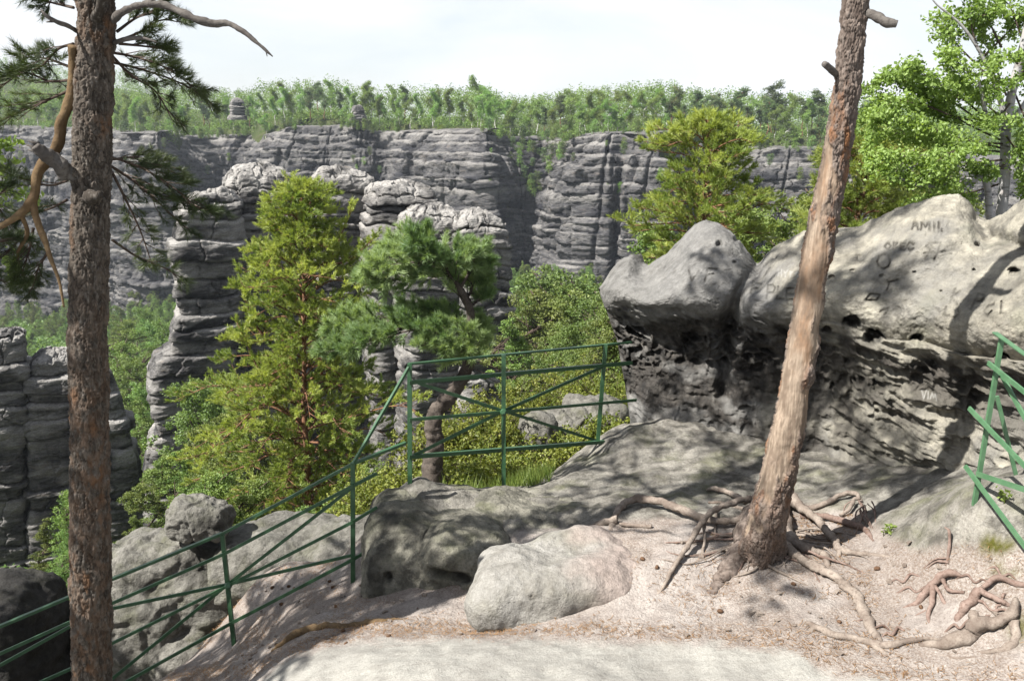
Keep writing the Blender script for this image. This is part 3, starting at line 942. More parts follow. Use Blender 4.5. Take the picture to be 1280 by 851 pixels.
# bedrock round the foot of the boulder and along the platform rim
foot = table(gpx, [(-500, 560), (400, 600), (470, 640), (560, 668), (620, 676), (680, 668), (760, 662), (850, 648), (930, 640), (1000, 634), (1060, 640), (1110, 668), (1150, 690), (1200, 690), (1240, 680), (1330, 690)])
rk = sstep(6, -10, gpy - foot + 14 * fbm(G3 * 2.2, 3)) * sstep(430, 490, gpx)
p3 = G3.copy(); p3[..., 2] = 0
Z = Z + rk * (.04 * fbm(p3 * 3.5, 4) + .014 * ridged(p3 * 2.2, 3))
lf = fbm(p3 * 1.5 + 9, 4)
litter = (1 - slab) * (1 - rk * .9) * sstep(-.12, .28, lf)
litter = np.maximum(litter, (1 - rk) * np.exp(-((gpy - edge + 14) / 14) ** 2) * sstep(-.3, .1, fbm(p3 * 4, 3)) * .9)
litter = np.where(gpx > 960, np.maximum(litter, .85 * (1 - slab) * (1 - rk) * sstep(-.25, .1, fbm(p3 * 2.6 + 4, 3))), litter)
litter = np.where(gpx < 440, np.maximum(litter, .7 * (1 - slab) * sstep(-.25, .15, fbm(p3 * 2.0 + 4, 3))), litter)
moss = np.exp(-((gpx - 1248) / 26) ** 2 - ((gpy - 680) / 10) ** 2) * 1.6 + np.exp(-((gpx - 1262) / 20) ** 2 - ((gpy - 712) / 9) ** 2) * 1.2 + np.exp(-((gpx - 1275) / 14) ** 2 - ((gpy - 785) / 18) ** 2) * .9
moss = np.clip(moss * sstep(-.35, .15, fbm(p3 * 6, 3)), 0, 1)
G3[..., 2] = Z
struct(mesh_obj('ground', G3.reshape(-1, 3), grid_faces(len(gx), len(gy)), M['ground'], attrs={'slab': slab.ravel(), 'rock': rk.ravel(), 'litter': np.clip(litter, 0, 1).ravel(), 'moss': moss.ravel()}), label='sandy rock platform with a worn pale slab', cat='ground')

# ------------------------------------------------------------------ carved boulder
BT = [(735, 385), (744, 372), (750, 358), (757, 341), (768, 326), (779, 319), (788, 324), (797, 332), (806, 335), (830, 318), (858, 293), (870, 283), (882, 277), (894, 279), (908, 286), (925, 301), (938, 318), (947, 329), (957, 320), (985, 301), (1004, 290), (1040, 284), (1075, 286), (1092, 276), (1110, 270), (1150, 256), (1175, 249), (1197, 246), (1213, 253), (1222, 266), (1234, 275), (1250, 268), (1280, 250), (1330, 222), (1420, 205), (1560, 200)]
BB = [(735, 388), (750, 384), (790, 386), (840, 388), (905, 398), (985, 396), (1060, 406), (1100, 424), (1150, 427), (1200, 442), (1250, 449), (1330, 455), (1560, 470)]
BF = [(735, 512), (780, 532), (840, 552), (900, 566), (1000, 596), (1100, 607), (1200, 606), (1280, 597), (1400, 590), (1560, 585)]
BD = [(735, 9.95), (750, 9.85), (850, 9.3), (950, 8.55), (1050, 7.85), (1150, 7.15), (1250, 6.45), (1350, 5.9), (1560, 5.2)]
nS = 640
ss = np.linspace(0, 1, nS)
pcol = 748 + (1480 - 748) * ss ** 1.0
knots_t = np.array([-.12, 0, .10, .24, .38, .47, .53, .62, .74, .86, .95, 1.0, 1.05, 1.12, 1.22, 1.36, 1.5])
#                  under foot ...  recess ........ lip   face ......  crest     back
knots_o = np.array([.30, .30, .36, .52, .56, .38, .14, .05, .28, .62, .98, 1.25, 1.6, 2.0, 2.4, 2.6, 2.6])
tv = np.concatenate([np.linspace(-.12, 1.0, 300), np.linspace(1.004, 1.5, 46)])
nT = len(tv)
top = smooth_table(pcol, BT, 5, 3); brow = smooth_table(pcol, BB, 9, 12); ft = smooth_table(pcol, BF, 9, 12); dep = smooth_table(pcol, BD, 5, 8)
# picture row for each t: foot at t=0, brow at .53, crest at 1
kk = np.stack([ft + .28 * (ft - brow), ft, brow, top, ft], 1)
T2 = np.broadcast_to(tv[None], (nS, nT)); S2 = np.broadcast_to(ss[:, None], (nS, nT)); PX = np.broadcast_to(pcol[:, None], (nS, nT)).copy()
PY = np.where(T2 < 0, ft[:, None] + (-T2 / .12) * 40, np.where(T2 < .53, ft[:, None] + (brow - ft)[:, None] * T2 / .53, brow[:, None] + (top - brow)[:, None] * ((T2 - .53) / .47).clip(0, 1)))
o = catmull(np.stack([knots_t, knots_o, 0 * knots_o], 1), 800)
o = np.interp(tv, o[:, 0], o[:, 1])
O2 = np.broadcast_to(o[None], (nS, nT)).copy()
# the recess is shallow to the right, where the wall leans on the ground
rsh = sstep(980, 1140, PX)
O2 = np.where((T2 < .53) & (T2 > -.2), O2 * (1 - .62 * rsh) - .03 * rsh, O2)
# lower lobes have a flatter face
# rounded left end
g = np.sqrt(1 - (1 - np.clip(S2 / .085, 0, 1)) ** 2)
O2 = .75 + (O2 - .75) * g
PX = PX + (1 - sstep(0, .16, S2)) * np.interp(PY, [300, 330, 362, 390, 430, 480, 530, 570], [24, 8, 0, 10, 24, 33, 40, 46]) * 1.0
Dp = dep[:, None] + O2
B3 = PV(PX, PY, Dp)
# behind the crest the surface goes down and back at a true slope
ic = np.searchsorted(tv, 1.0)
crest = B3[:, ic - 1][:, None]
tb = ((T2 - 1.0) / .5).clip(0, 1)
dirv = np.stack([(pcol - CX) / FPX / CP, np.ones(nS), np.zeros(nS)], -1)[:, None]
run = (O2 - O2[:, ic - 1:ic]).clip(0)
back = crest + dirv * run[..., None]; back[..., 2] = crest[..., 2] - (3.4 * tb ** 1.6)
_, by0 = proj(back)
back[..., 0] += ((1 - sstep(0, .16, S2)) * np.interp(by0, [300, 330, 362, 390, 430, 480, 530, 570], [24, 8, 2, 14, 28, 38, 46, 52]) / FPX * back[..., 1])
B3 = np.where((T2 > 1.0)[..., None], back, B3)
bpx, bpw = PX, PY
# creases between lobes


def crease(V, line, depth, w):
    q = np.array(line, float); best = np.full(V.shape[:2], 1e9)
    for a, b in zip(q[:-1], q[1:]):
        ab = b - a; L = (ab ** 2).sum()
        t = (((bpx - a[0]) * ab[0] + (bpw - a[1]) * ab[1]) / L).clip(0, 1)
        best = np.minimum(best, np.hypot(bpx - a[0] - t * ab[0], bpw - a[1] - t * ab[1]))
    return depth * np.exp(-(best / w) ** 2)


inn = 0
front = sstep(1.06, .98, T2)
inn = inn + crease(B3, [(947, 326), (940, 345), (925, 372), (914, 398), (906, 440), (905, 500)], .26, 9) + crease(B3, [(947, 326), (940, 345), (925, 372), (914, 398)], .10, 26)
inn = inn + crease(B3, [(800, 333), (795, 352), (785, 380)], .12, 15)
inn = inn + crease(B3, [(1223, 268), (1236, 290), (1262, 306), (1300, 322)], .22, 10) + crease(B3, [(1225, 268), (1240, 285), (1262, 300)], .10, 28)
inn = inn - crease(B3, [(1180, 246), (1160, 275), (1120, 300), (1060, 340)], .14, 34) + crease(B3, [(1200, 262), (1215, 300), (1190, 350)], .10, 30)
inn = inn - crease(B3, [(880, 285), (862, 320), (840, 360)], .13, 34) - crease(B3, [(1000, 300), (985, 350), (975, 390)], .10, 36)
inn = inn * front
# weathering
cap_n = .075 * fbm(B3 * 1.5, 4) + .034 * fbm(B3 * np.array([4, 4, 6.0]), 5, .6) + .012 * fbm(B3 * 22, 4, .6) + .02 * ridged(B3 * np.array([1.3, 1.3, 4.0]) + 3, 3)
bl = .53 + .030 * fbm(B3 * 3.0, 3) + .025 * fbm(B3 * 9 + 4, 2)
lowz = sstep(bl + .02, bl - .02, T2)                       # under the brow
hz = B3 * np.array([5.2, 5.2, 8.0]) + .45 * np.stack([fbm(B3 * 4, 2), fbm(B3 * 4 + 9, 2), fbm(B3 * 4 + 18, 2)], -1)
w1, w2, wid = worley(hz)
h2 = worley(B3 * np.array([11, 11, 15.0]) + .3 * fbm(B3 * 7, 2)[..., None])
honey = sstep(.05, .42, w2 - w1) * (.035 + .08 * wid) + .035 * sstep(.05, .4, h2[1] - h2[0]) * h2[2]
band = np.exp(-((T2 - .40) / .13) ** 2) * .9 + .35 * sstep(.02, .15, T2) * sstep(.53, .4, T2)
ledg = .14 * ridged(B3 * np.array([1.0, 1.0, 6.5]) + .3 * fbm(B3 * 2.2, 2)[..., None], 3)
patch = .35 + .9 * sstep(-.15, .25, fbm(B3 * 1.9 + 22, 3))
inn_low = lowz * (honey * patch * (1.1 - .35 * rsh) * band - ledg * (.35 + .65 * rsh) - .11 * fbm(B3 * 2.4, 4) - .04 * fbm(B3 * 7, 3) + .035)
# few pits in the pale cap
pit = 0
for (a, b, r, dpt) in ((1222, 304, 4.5, .10), (899, 304, 5, .09), (920, 299, 4, .05), (918, 328, 3.5, .06), (1066, 402, 12, .20), (1092, 421, 13, .2), (1033, 414, 7, .15), (1146, 424, 8, .14), (1268, 340, 8, .14), (1066, 337, 4, .05), (1102, 343, 4, .05), (1143, 340, 2.6, .05), (1178, 287, 2.5, .04), (1252, 447, 10, .14), (968, 322, 3, .05), (985, 300, 3, .05), (1217, 339, 3, .06), (1176, 365, 2.2, .04), (1040, 345, 5, .06), (1075, 320, 6, .05)):
    rr = np.hypot((bpx - a) / r, (bpw - b) / (r * .75)) + .35 * fbm(B3 * 14, 2)
    pit = pit + dpt * sstep(1.15, .45, rr)
pit = pit * front
# scratched letters
ST = [[(861, 335), (865, 349), (874, 336)], [(881, 350), (885, 335), (896, 336)], [(883, 343), (892, 342)],
      [(938, 370), (941, 357), (951, 356)], [(939, 364), (947, 363)],
      [(958, 372), (960, 357), (966, 356), (969, 359), (967, 364), (960, 365)], [(973, 357), (971, 372), (981, 372)], [(984, 359), (983, 373), (991, 373)], [(984, 359), (993, 359)], [(984, 366), (991, 366)],
      [(943, 376), (955, 376), (944, 382), (956, 382)],
      [(1106, 307), (1110, 303), (1114, 307), (1110, 311), (1106, 307)], [(1117, 303), (1117, 311), (1122, 309), (1118, 307), (1122, 304), (1117, 303)], [(1132, 304), (1126, 304), (1126, 311), (1132, 311)], [(1126, 308), (1131, 308)], [(1142, 305), (1137, 303), (1134, 308), (1138, 312), (1142, 310)],
      [(1097, 325), (1099, 319), (1105, 316), (1111, 319), (1113, 325), (1111, 331), (1105, 334), (1099, 331), (1097, 325)],
      [(1157, 323), (1163, 312), (1158, 307), (1163, 304), (1166, 309)], [(1162, 304), (1176, 303), (1168, 325)], [(1155, 316), (1182, 315)],
      [(1140, 288), (1144, 278), (1148, 288)], [(1142, 284), (1147, 284)], [(1151, 289), (1153, 279), (1157, 285), (1161, 279), (1163, 288)], [(1168, 280), (1168, 289)], [(1174, 279), (1174, 289), (1180, 288)],
      [(1194, 362), (1187, 380)], [(1200, 365), (1189, 373), (1196, 381)], [(1183, 384), (1179, 394), (1186, 394)], [(1196, 380), (1199, 391), (1193, 397)],
      [(1214, 386), (1223, 367), (1231, 369), (1227, 376), (1220, 377)], [(1242, 379), (1236, 381), (1230, 388), (1235, 393), (1240, 387)], [(1252, 376), (1251, 390)],
      [(1083, 373), (1088, 366), (1100, 368), (1096, 375), (1083, 374)], [(1100, 390), (1111, 386), (1106, 394)], [(1110, 352), (1123, 350)], [(1112, 352), (1109, 362)]]
CHK = [[(973, 336), (973, 343)], [(977, 336), (977, 343)], [(973, 340), (977, 340)], [(980, 337), (982, 340), (985, 336)], [(982, 340), (982, 344)], [(988, 344), (988, 337), (991, 338), (988, 341)], [(997, 338), (994, 340), (997, 343)],
       [(1152, 488), (1155, 496), (1158, 489)], [(1160, 491), (1160, 497)], [(1163, 497), (1165, 492), (1167, 496), (1169, 492), (1171, 498)], [(1206, 517), (1208, 524)], [(1210, 515), (1213, 523)], [(1216, 514), (1216, 523)], [(1219, 514), (1222, 522)], [(935, 505), (940, 509)], [(944, 505), (944, 510), (949, 507)]]


def strokes(lines, w):
    out = np.zeros((nS, nT))
    for ln in lines:
        out = np.maximum(out, crease(B3, ln, 1.0, w))
    return out * front


groove = strokes(ST, 1.35)
worn = .55 + .45 * sstep(-.3, .2, fbm(B3 * 3.3 + 8, 3))
chalk = strokes(CHK, .8) * .7
inn_all = inn + (1 - lowz) * (-cap_n) + inn_low + pit + groove * .03 * worn
inn_all = inn_all * np.where(T2 > 1.02, 1 - sstep(1.05, 1.3, T2) * .5, 1)
# push along the horizontal line of sight of each column, a little upward over the crest
tilt = sstep(.78, 1.0, T2)
B3 = B3 + dirv * (inn_all * (1 - .55 * tilt))[..., None]
B3[..., 2] -= (inn_all - inn * .8) * .75 * tilt * (T2 < 1.3)
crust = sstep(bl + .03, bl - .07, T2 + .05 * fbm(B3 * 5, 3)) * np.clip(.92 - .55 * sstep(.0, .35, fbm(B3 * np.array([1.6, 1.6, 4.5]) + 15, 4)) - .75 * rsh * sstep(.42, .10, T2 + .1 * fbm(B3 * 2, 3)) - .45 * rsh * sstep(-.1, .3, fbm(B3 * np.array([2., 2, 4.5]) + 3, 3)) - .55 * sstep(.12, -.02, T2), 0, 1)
dirt = sstep(-.05, .4, fbm(B3 * np.array([2.4, 2.4, 3.6]) + 60, 5, .6)) * sstep(.2, -.35, fbm(B3 * np.array([4, 4, 6.0]), 5, .6)) + .5 * sstep(.15, -.4, fbm(B3 * 22, 4, .6)) * sstep(-.2, .3, fbm(B3 * 1.8 + 6, 3))
crust = np.maximum(crust, .42 * np.clip(dirt, 0, 1))
crust = np.maximum(crust, np.clip(pit * 6, 0, .85) * sstep(.06, .12, pit))
grey = np.clip(sstep(1010, 930, PX + 60 * fbm(B3 * 1.3, 3)) * .95 + .45 * sstep(.1, .4, fbm(B3 * 1.1 + 40, 3)), 0, 1)
bo = mesh_obj('carved_boulder', B3.reshape(-1, 3), grid_faces(nS, nT), M['boulder'], attrs={'crust': crust.ravel(), 'grey': grey.ravel(), 'groove': (np.clip(groove * .85 * worn * (.7 + .45 * sstep(-.25, .25, fbm(B3 * 9 + 2, 3))), 0, .8)).ravel(), 'chalk': chalk.ravel()}, base=(3.2, 8.0, -3.1))
tag(bo, 'huge sandstone boulder with carved letters and honeycombed black underside', 'boulder')


# ------------------------------------------------------------------ rounded rocks
def blob(name, balls, mat, label, cat, voxel=.035, smooth=6, amp=.05, sc=2.2, fine=.012, pits=(), seed=0, group=None, squash=0.0, pn=2.6, crust_fn=None, sand_fn=None, cracks=0.0):
    import bmesh
    bm = bmesh.new()
    for (c, r, rot) in balls:
        m = Matrix.Translation(Vector(c)) @ Matrix.Rotation(rot, 4, 'Z') @ Matrix.Diagonal((*r, 1))
        ret = bmesh.ops.create_icosphere(bm, subdivisions=4, radius=1)
        for vv in ret['verts']:
            c3 = vv.co; L = (abs(c3.x) ** pn + abs(c3.y) ** pn + abs(c3.z) ** pn) ** (1 / pn)
            vv.co = m @ (c3 / L)
    me = bpy.data.meshes.new('tmp'); bm.to_mesh(me); bm.free()
    ob = bpy.data.objects.new('tmp', me); COL.objects.link(ob)
    md = ob.modifiers.new('r', 'REMESH'); md.mode = 'VOXEL'; md.voxel_size = voxel
    ms = ob.modifiers.new('s', 'SMOOTH'); ms.iterations = smooth; ms.factor = .6
    sd = ob.modifiers.new('d', 'SUBSURF'); sd.levels = 1; sd.render_levels = 1
    dg = bpy.context.evaluated_depsgraph_get()
    ev = ob.evaluated_get(dg); m2 = bpy.data.meshes.new_from_object(ev)
    n = len(m2.vertices)
    V = np.empty(n * 3, np.float32); m2.vertices.foreach_get('co', V); V = V.reshape(-1, 3).astype(float)
    N = np.empty(n * 3, np.float32); m2.vertices.foreach_get('normal', N); N = N.reshape(-1, 3)
    F = np.empty(len(m2.loops), np.int32); m2.loops.foreach_get('vertex_index', F)
    F = F.reshape(-1, 4)
    bpy.data.objects.remove(ob); bpy.data.meshes.remove(me); bpy.data.meshes.remove(m2)
    q = V + seed * 7.7
    d = amp * fbm(q * sc, 4) + fine * fbm(q * sc * 5, 4) + amp * .5 * ridged(q * sc * .9 + 3, 3)
    if squash:
        d += squash * ridged(q * np.array([1, 1, 5.0]) * sc * .6, 2)
    if cracks:
        w1_, w2_, _ = worley(q * sc * .8); d -= cracks * sstep(.08, 0, w2_ - w1_)
    pitm = np.zeros(n)
    for (c, r, dp) in pits:
        rr = np.linalg.norm((V - np.array(c)) / np.array(r), axis=1) + .3 * fbm(V * 9, 2)
        pitm = np.maximum(pitm, sstep(1.1, .4, rr)); d -= dp * sstep(1.1, .4, rr)
    hol = np.clip(sstep(.25, -.45, fbm(q * sc * 5, 4)) * .35 + .55 * sstep(-.05, .45, fbm(q * 3.4 + 11, 4)) * sstep(-.3, .3, fbm(q * 13 + 2, 3)), 0, .7)
    V = V + N * d[:, None]
    px_, py_ = proj(V)
    cr = np.clip(pitm * .8 + hol * .5 + (crust_fn(V, N, px_, py_) if crust_fn else 0), 0, 1)
    sa = np.clip(sand_fn(V, N, px_, py_) if sand_fn else 0 * cr, 0, 1)
    b = np.array([V[:, 0].mean(), V[:, 1].mean(), V[:, 2].min()])
    ob = mesh_obj(name, V, F, mat, attrs={'crust': cr, 'sand': sa}, base=b)
    return tag(ob, label, cat, group)


blob('ledge_rock', [(P(560, 684, 7.7), (.62, .60, .38), .1), (P(505, 680, 7.5), (.32, .55, .42), 0), (P(520, 715, 7.25), (.46, .42, .40), .05), (P(585, 705, 7.2), (.40, .50, .40), 0), (P(605, 728, 6.95), (.22, .35, .26), 0), (P(474, 742, 7.35), (.20, .35, .16), 0), (P(660, 660, 7.7), (.6, .45, .26), -.3)],
     M['ledge'], 'mossy grey ledge rock with small holes under the railing corner', 'rock', voxel=.035, smooth=7, amp=.085, sc=1.5, fine=.02, seed=1, pn=3.4,
     pits=[(P(550, 711, 6.8), (.085, .2, .045), .10), (P(577, 719, 6.75), (.15, .2, .05), .10), (P(486, 718, 6.9), (.04, .14, .06), .05), (P(560, 752, 6.8), (.3, .3, .03), .08)],
     crust_fn=lambda V, N, x, y: .55 * np.exp(-((x - 500) / 46) ** 2 - ((y - 655) / 26) ** 2) * sstep(-.35, .25, fbm(V * 2.5, 3) + .1) + .5 * sstep(.05, .3, fbm(V * np.array([5, 5, 1.2]) + 3, 3)) * sstep(500, 470, x))
blob('round_rock', [(P(650, 735, 6.35), (.33, .4, .27), 0), (P(720, 727, 6.45), (.52, .5, .27), .15), (P(790, 706, 6.6), (.62, .5, .13), 0), (P(618, 752, 6.15), (.16, .2, .16), 0)],
     M['rounded'], 'smooth pale rounded rock half buried in sand before the ledge', 'rock', voxel=.04, smooth=10, amp=.10, sc=1.4, fine=.016, seed=2, pn=3.2,
     pits=[(P(665, 744, 6.0), (.022, .08, .022), .03)],
     crust_fn=lambda V, N, x, y: .4 * np.exp(-((x - 690) / 44) ** 2 - ((y - 735) / 24) ** 2),
     sand_fn=lambda V, N, x, y: sstep(700, 770, x + 40 * fbm(V * 3, 3)))
blob('balanced_rock', [(P(236, 647, 9.2), (.20, .25, .20), 0), (P(264, 650, 9.2), (.20, .25, .19), 0), (P(250, 640, 9.2), (.18, .2, .13), 0)],
     M['greyrock'], 'small knobbly boulder balanced on top of a larger rock behind the rail', 'rock', voxel=.025, smooth=2, amp=.055, sc=2.8, fine=.022, seed=3, pn=4.0, cracks=.02,
     crust_fn=lambda V, N, x, y: .8 * np.exp(-((x - 262) / 22) ** 2 - ((y - 656) / 13) ** 2) * sstep(-.3, .2, fbm(V * 5, 3) + .1))
blob('outcrop_rock', [(P(206, 715, 9.3), (.46, .5, .44), .2), (P(180, 800, 9.0), (.50, .6, .75), .1), (P(255, 745, 9.25), (.36, .5, .44), 0), (P(172, 700, 9.5), (.22, .4, .26), 0), (P(230, 840, 8.9), (.5, .5, .6), 0), (P(262, 690, 9.35), (.22, .3, .12), 0)],
     M['greyrock'], 'rough pale outcrop carrying the balanced boulder, left of the rail post', 'rock', voxel=.045, smooth=3, amp=.15, sc=1.25, fine=.04, seed=4, squash=.03, pn=4.0, cracks=.04,
     crust_fn=lambda V, N, x, y: .9 * np.exp(-((x - 262) / 24) ** 2 - ((y - 702) / 26) ** 2))
blob('hump_rock', [(P(370, 695, 9.4), (.60, .6, .36), 0), (P(440, 697, 9.2), (.5, .5, .34), .2), (P(310, 706, 9.3), (.4, .5, .36), 0)],
     M['greyrock'], 'long low grey rock hump behind the slanting rail', 'rock', voxel=.045, smooth=4, amp=.12, sc=1.2, fine=.03, seed=5, pn=3.2, squash=.02)
blob('shaded_rock', [(P(15, 790, 8.2), (.42, .6, .56), 0), (P(-10, 850, 8.1), (.62, .6, .62), 0), (P(36, 850, 8.1), (.25, .5, .37), 0)],
     M['darkrock'], 'dark rock in the bottom left corner beside the rough pine', 'rock', voxel=.04, smooth=4, amp=.09, sc=1.8, fine=.02, seed=6, pn=3, squash=.03)
blob('pale_outcrop', [(P(672, 545, 13.6), (.22, .4, .26), 0), (P(700, 540, 14.2), (.34, .5, .16), 0), (P(745, 517, 14.6), (.44, .5, .2), .2), (P(650, 590, 13.4), (.14, .4, .4), 0)],
     M['greyrock'], 'pale broken outcrop among heath seen through the railing', 'rock', voxel=.05, smooth=2, amp=.18, sc=1.3, fine=.05, seed=7, cracks=.06, pn=4, squash=.04)


# ------------------------------------------------------------------ railings
def depth_for(px, py_top, py_base, h):
    """distance at which a post of height h spans these rows"""
    lo, hi = 2.0, 30.0
    for _ in range(50):
        m = (lo + hi) / 2; b = P(px, py_base, m); b[2] += h
        if proj(b[None])[1][0] < py_top: lo = m
        else: hi = m
    return m


def on_post(base, top, py):
    t = np.linspace(-.1, 1.15, 600)[:, None]
    q = base * (1 - t) + top * t
    return q[np.argmin(abs(proj(q)[1] - py))]


def angle_bar(a, b, w, h):
    """rolled angle section from a to b"""
    g = Geo(); t_ = .007
    a = np.asarray(a, float); b = np.asarray(b, float)
    d_ = (b - a) / np.linalg.norm(b - a); s_ = np.cross(d_, [0, 0, 1.0]); s_ /= np.linalg.norm(s_); u_ = np.cross(s_, d_)
    if min(w, h) > .028 or max(w, h) < .033:
        g.add(*bar(a, b, w, h)); return g
    g.add(*bar(a, b, t_, h)); o_ = u_ * (h / 2 - t_ / 2) - s_ * (.014 + t_ / 2 + .0005) * np.sign(s_[1] or 1) * -1
    g.add(*bar(a + o_, b + o_, .028, t_)); return g


def railing(name, label, posts, rails, centre=None, mat=None, group='green railings', w=.042):
    """posts: (base, top); rails: (a, b, width, height)"""
    t = thing(name, posts[0][0], label, 'railing', group)
    for b, tp in posts:
        g = Geo(); g.add(*bar(b - np.array([0, 0, .15]), tp, w, w * .8, (0, 1, 0)))
        dv_ = (tp - b) / np.linalg.norm(tp - b)
        g.build('post', mat, t, smooth=False)
    for kind, a, b, ww, hh in rails:
        g = angle_bar(a, b, ww * .8, hh * .82); g.build(kind, mat, t, smooth=False)
    for c in (centre or []):
        g = Geo(); n = c / np.linalg.norm(c)
        g.tube([c - n * .035, c - n * .02, c + n * .02, c + n * .03], [.022, .034, .034, .022], seg=16); g.tube([c - n * .05, c - n * .03], [.016, .016], seg=8)
        g.build('hub_disc', mat, t, smooth=False)
    return t


def fit_post(px_t, py_t, px_b, py_b, h):
    d = float(ground_hit(px_b, py_b, 4.0, 12.0)[1]) + .02      # the foot stands on the rock
    b = P(px_b, py_b, d); q = P(px_t, py_t, d)
    return b, q


pA = fit_post(512, 455, 512, 604, 1.02); pB = fit_post(629.5, 444, 629.5, 612, 1.12); pC = fit_post(757, 430, 746, 556, .98)
dE = pC[0][1]
eT = P(790, 428, dE + .22); e2 = P(790, 453, dE + .22); e3 = P(795, 499, dE + .2)
cB = on_post(*pB, 513.5)
fw = np.array([0, -.028, 0])
A = lambda y: on_post(*pA, y)
C_ = lambda y: on_post(*pC, y)
bk = np.array([0, .03, 0])
railing('platform_railing', 'dark green railing with starred bars along the platform edge beside the boulder', [pA, pB, pC],
        [('handrail', A(455.5), eT, .05, .022), ('rail', A(477.5) + fw, e2 + fw, .018, .045), ('rail', A(523.5) + fw, cB + fw, .018, .036), ('rail', cB + fw, e3 + fw, .018, .036), ('rail', A(570) + fw, C_(551.5) + fw + np.array([.08, 0, .0]), .018, .045),
         ('brace', P(523, 479, pA[0][1] + .04) - fw * .2, cB, .016, .038), ('brace', P(516, 570, pA[0][1] + .02) - fw * .2, cB + bk * .3, .016, .038), ('brace', cB - fw * .2, C_(458) - fw * .2, .016, .038), ('brace', cB + bk * .3, C_(551) - fw * .2, .016, .038)], [cB + fw * 1.2], M['green'])
# stair railing going down to the left
qA = fit_post(441, 578, 440.5, 730, 1.02); qB = fit_post(278, 668, 293, 806, 1.0)
dirq = (qB[1] - qA[1]) / 1.0
pDt = P(112, 736, 7.1); pDb = P(124, 870, 7.1)
hB = on_post(*qB, 730)
qa = lambda y: on_post(*qA, y); qb = lambda y: on_post(*qB, y); qd = lambda y: on_post(pDb, pDt, y)
ex = lambda px, py: P(px, py, 6.7)
fl = np.array([.012, -.026, 0])
railing('stair_railing', 'dark green railing slanting down to the left past the rough pine', [qA, qB, (pDb, pDt)],
        [('handrail', P(508, 554, qA[0][1] + .25), qa(580), .045, .03), ('handrail', qa(580), qb(667), .045, .03), ('handrail', qb(667), qd(736), .045, .03), ('handrail', qd(736), ex(-30, 796), .045, .03),
         ('brace', P(511, 459, pA[0][1] - .03), qa(580), .03, .03),
         ('rail', P(470, 590, qA[0][1] + .12) + fl, qa(605) + fl, .018, .036), ('rail', qa(605) + fl, qb(690) + fl, .018, .036), ('rail', qb(690) + fl, qd(763) + fl, .018, .036), ('rail', qd(763) + fl, ex(-30, 830), .018, .036),
         ('rail', P(470, 632, qA[0][1] + .1) + fl, qa(650) + fl, .018, .034), ('rail', qa(650) + fl, hB + fl, .018, .034), ('rail', hB + fl, qd(812) + fl, .018, .034),
         ('brace', qa(609) - fl * .2, hB, .016, .036), ('brace', qa(694) - fl * .2, hB, .016, .036), ('brace', hB, qd(766) - fl * .2, .016, .036), ('brace', hB, qd(862) - fl * .2, .016, .036),
         ('rail', P(462, 684, qA[0][1] + .05) + fl, qa(697) + fl, .018, .036), ('rail', qa(697) + fl, qb(776) + fl, .018, .036), ('rail', qb(776) + fl, qd(868) + fl, .018, .036),
         ('brace', qd(768) - fl * .2, ex(-20, 842), .016, .036), ('brace', qd(822) - fl * .2, ex(10, 870), .016, .036)], [hB + fl], M['green'], w=.038)
# bright railing on the right, coming towards the viewer
rA = fit_post(1252.5, 421, 1216, 636, 1.06)
near = P(1400, 560, 3.9)
ra = lambda y: on_post(*rA, y)
d0 = rA[0][1]
fr = np.array([-.03, -.03, 0])


def rr_(px, py, k):            # a point along the panel, k of the way towards the next post
    return P(px, py, d0 - k)


railing('corner_railing', 'light green sunlit railing leaning against the boulder at the right edge', [rA, (P(1352, 860, 4.2), P(1410, 505, 4.2))],
        [('handrail', P(1246, 417, d0 + .03), P(1330, 478, d0 - .75), .05, .03), ('rail', P(1238, 452, d0 + .03) + fr, P(1330, 525, d0 - .75) + fr, .018, .036),
         ('rail', P(1214, 508, d0 + .05) + fr, P(1330, 628, d0 - .75) + fr, .018, .036), ('rail', P(1209, 580, d0 + .05) + fr, P(1330, 742, d0 - .75) + fr, .018, .036),
         ('brace', P(1252, 469, d0), P(1330, 612, d0 - .75), .016, .04), ('brace', P(1221, 592, d0), P(1330, 628, d0 - .8), .018, .040),
         ('brace', P(1246, 495, d0 + .12), P(1270, 594, d0 + .1), .02, .03)], [], M['green_sunlit'], w=.028)
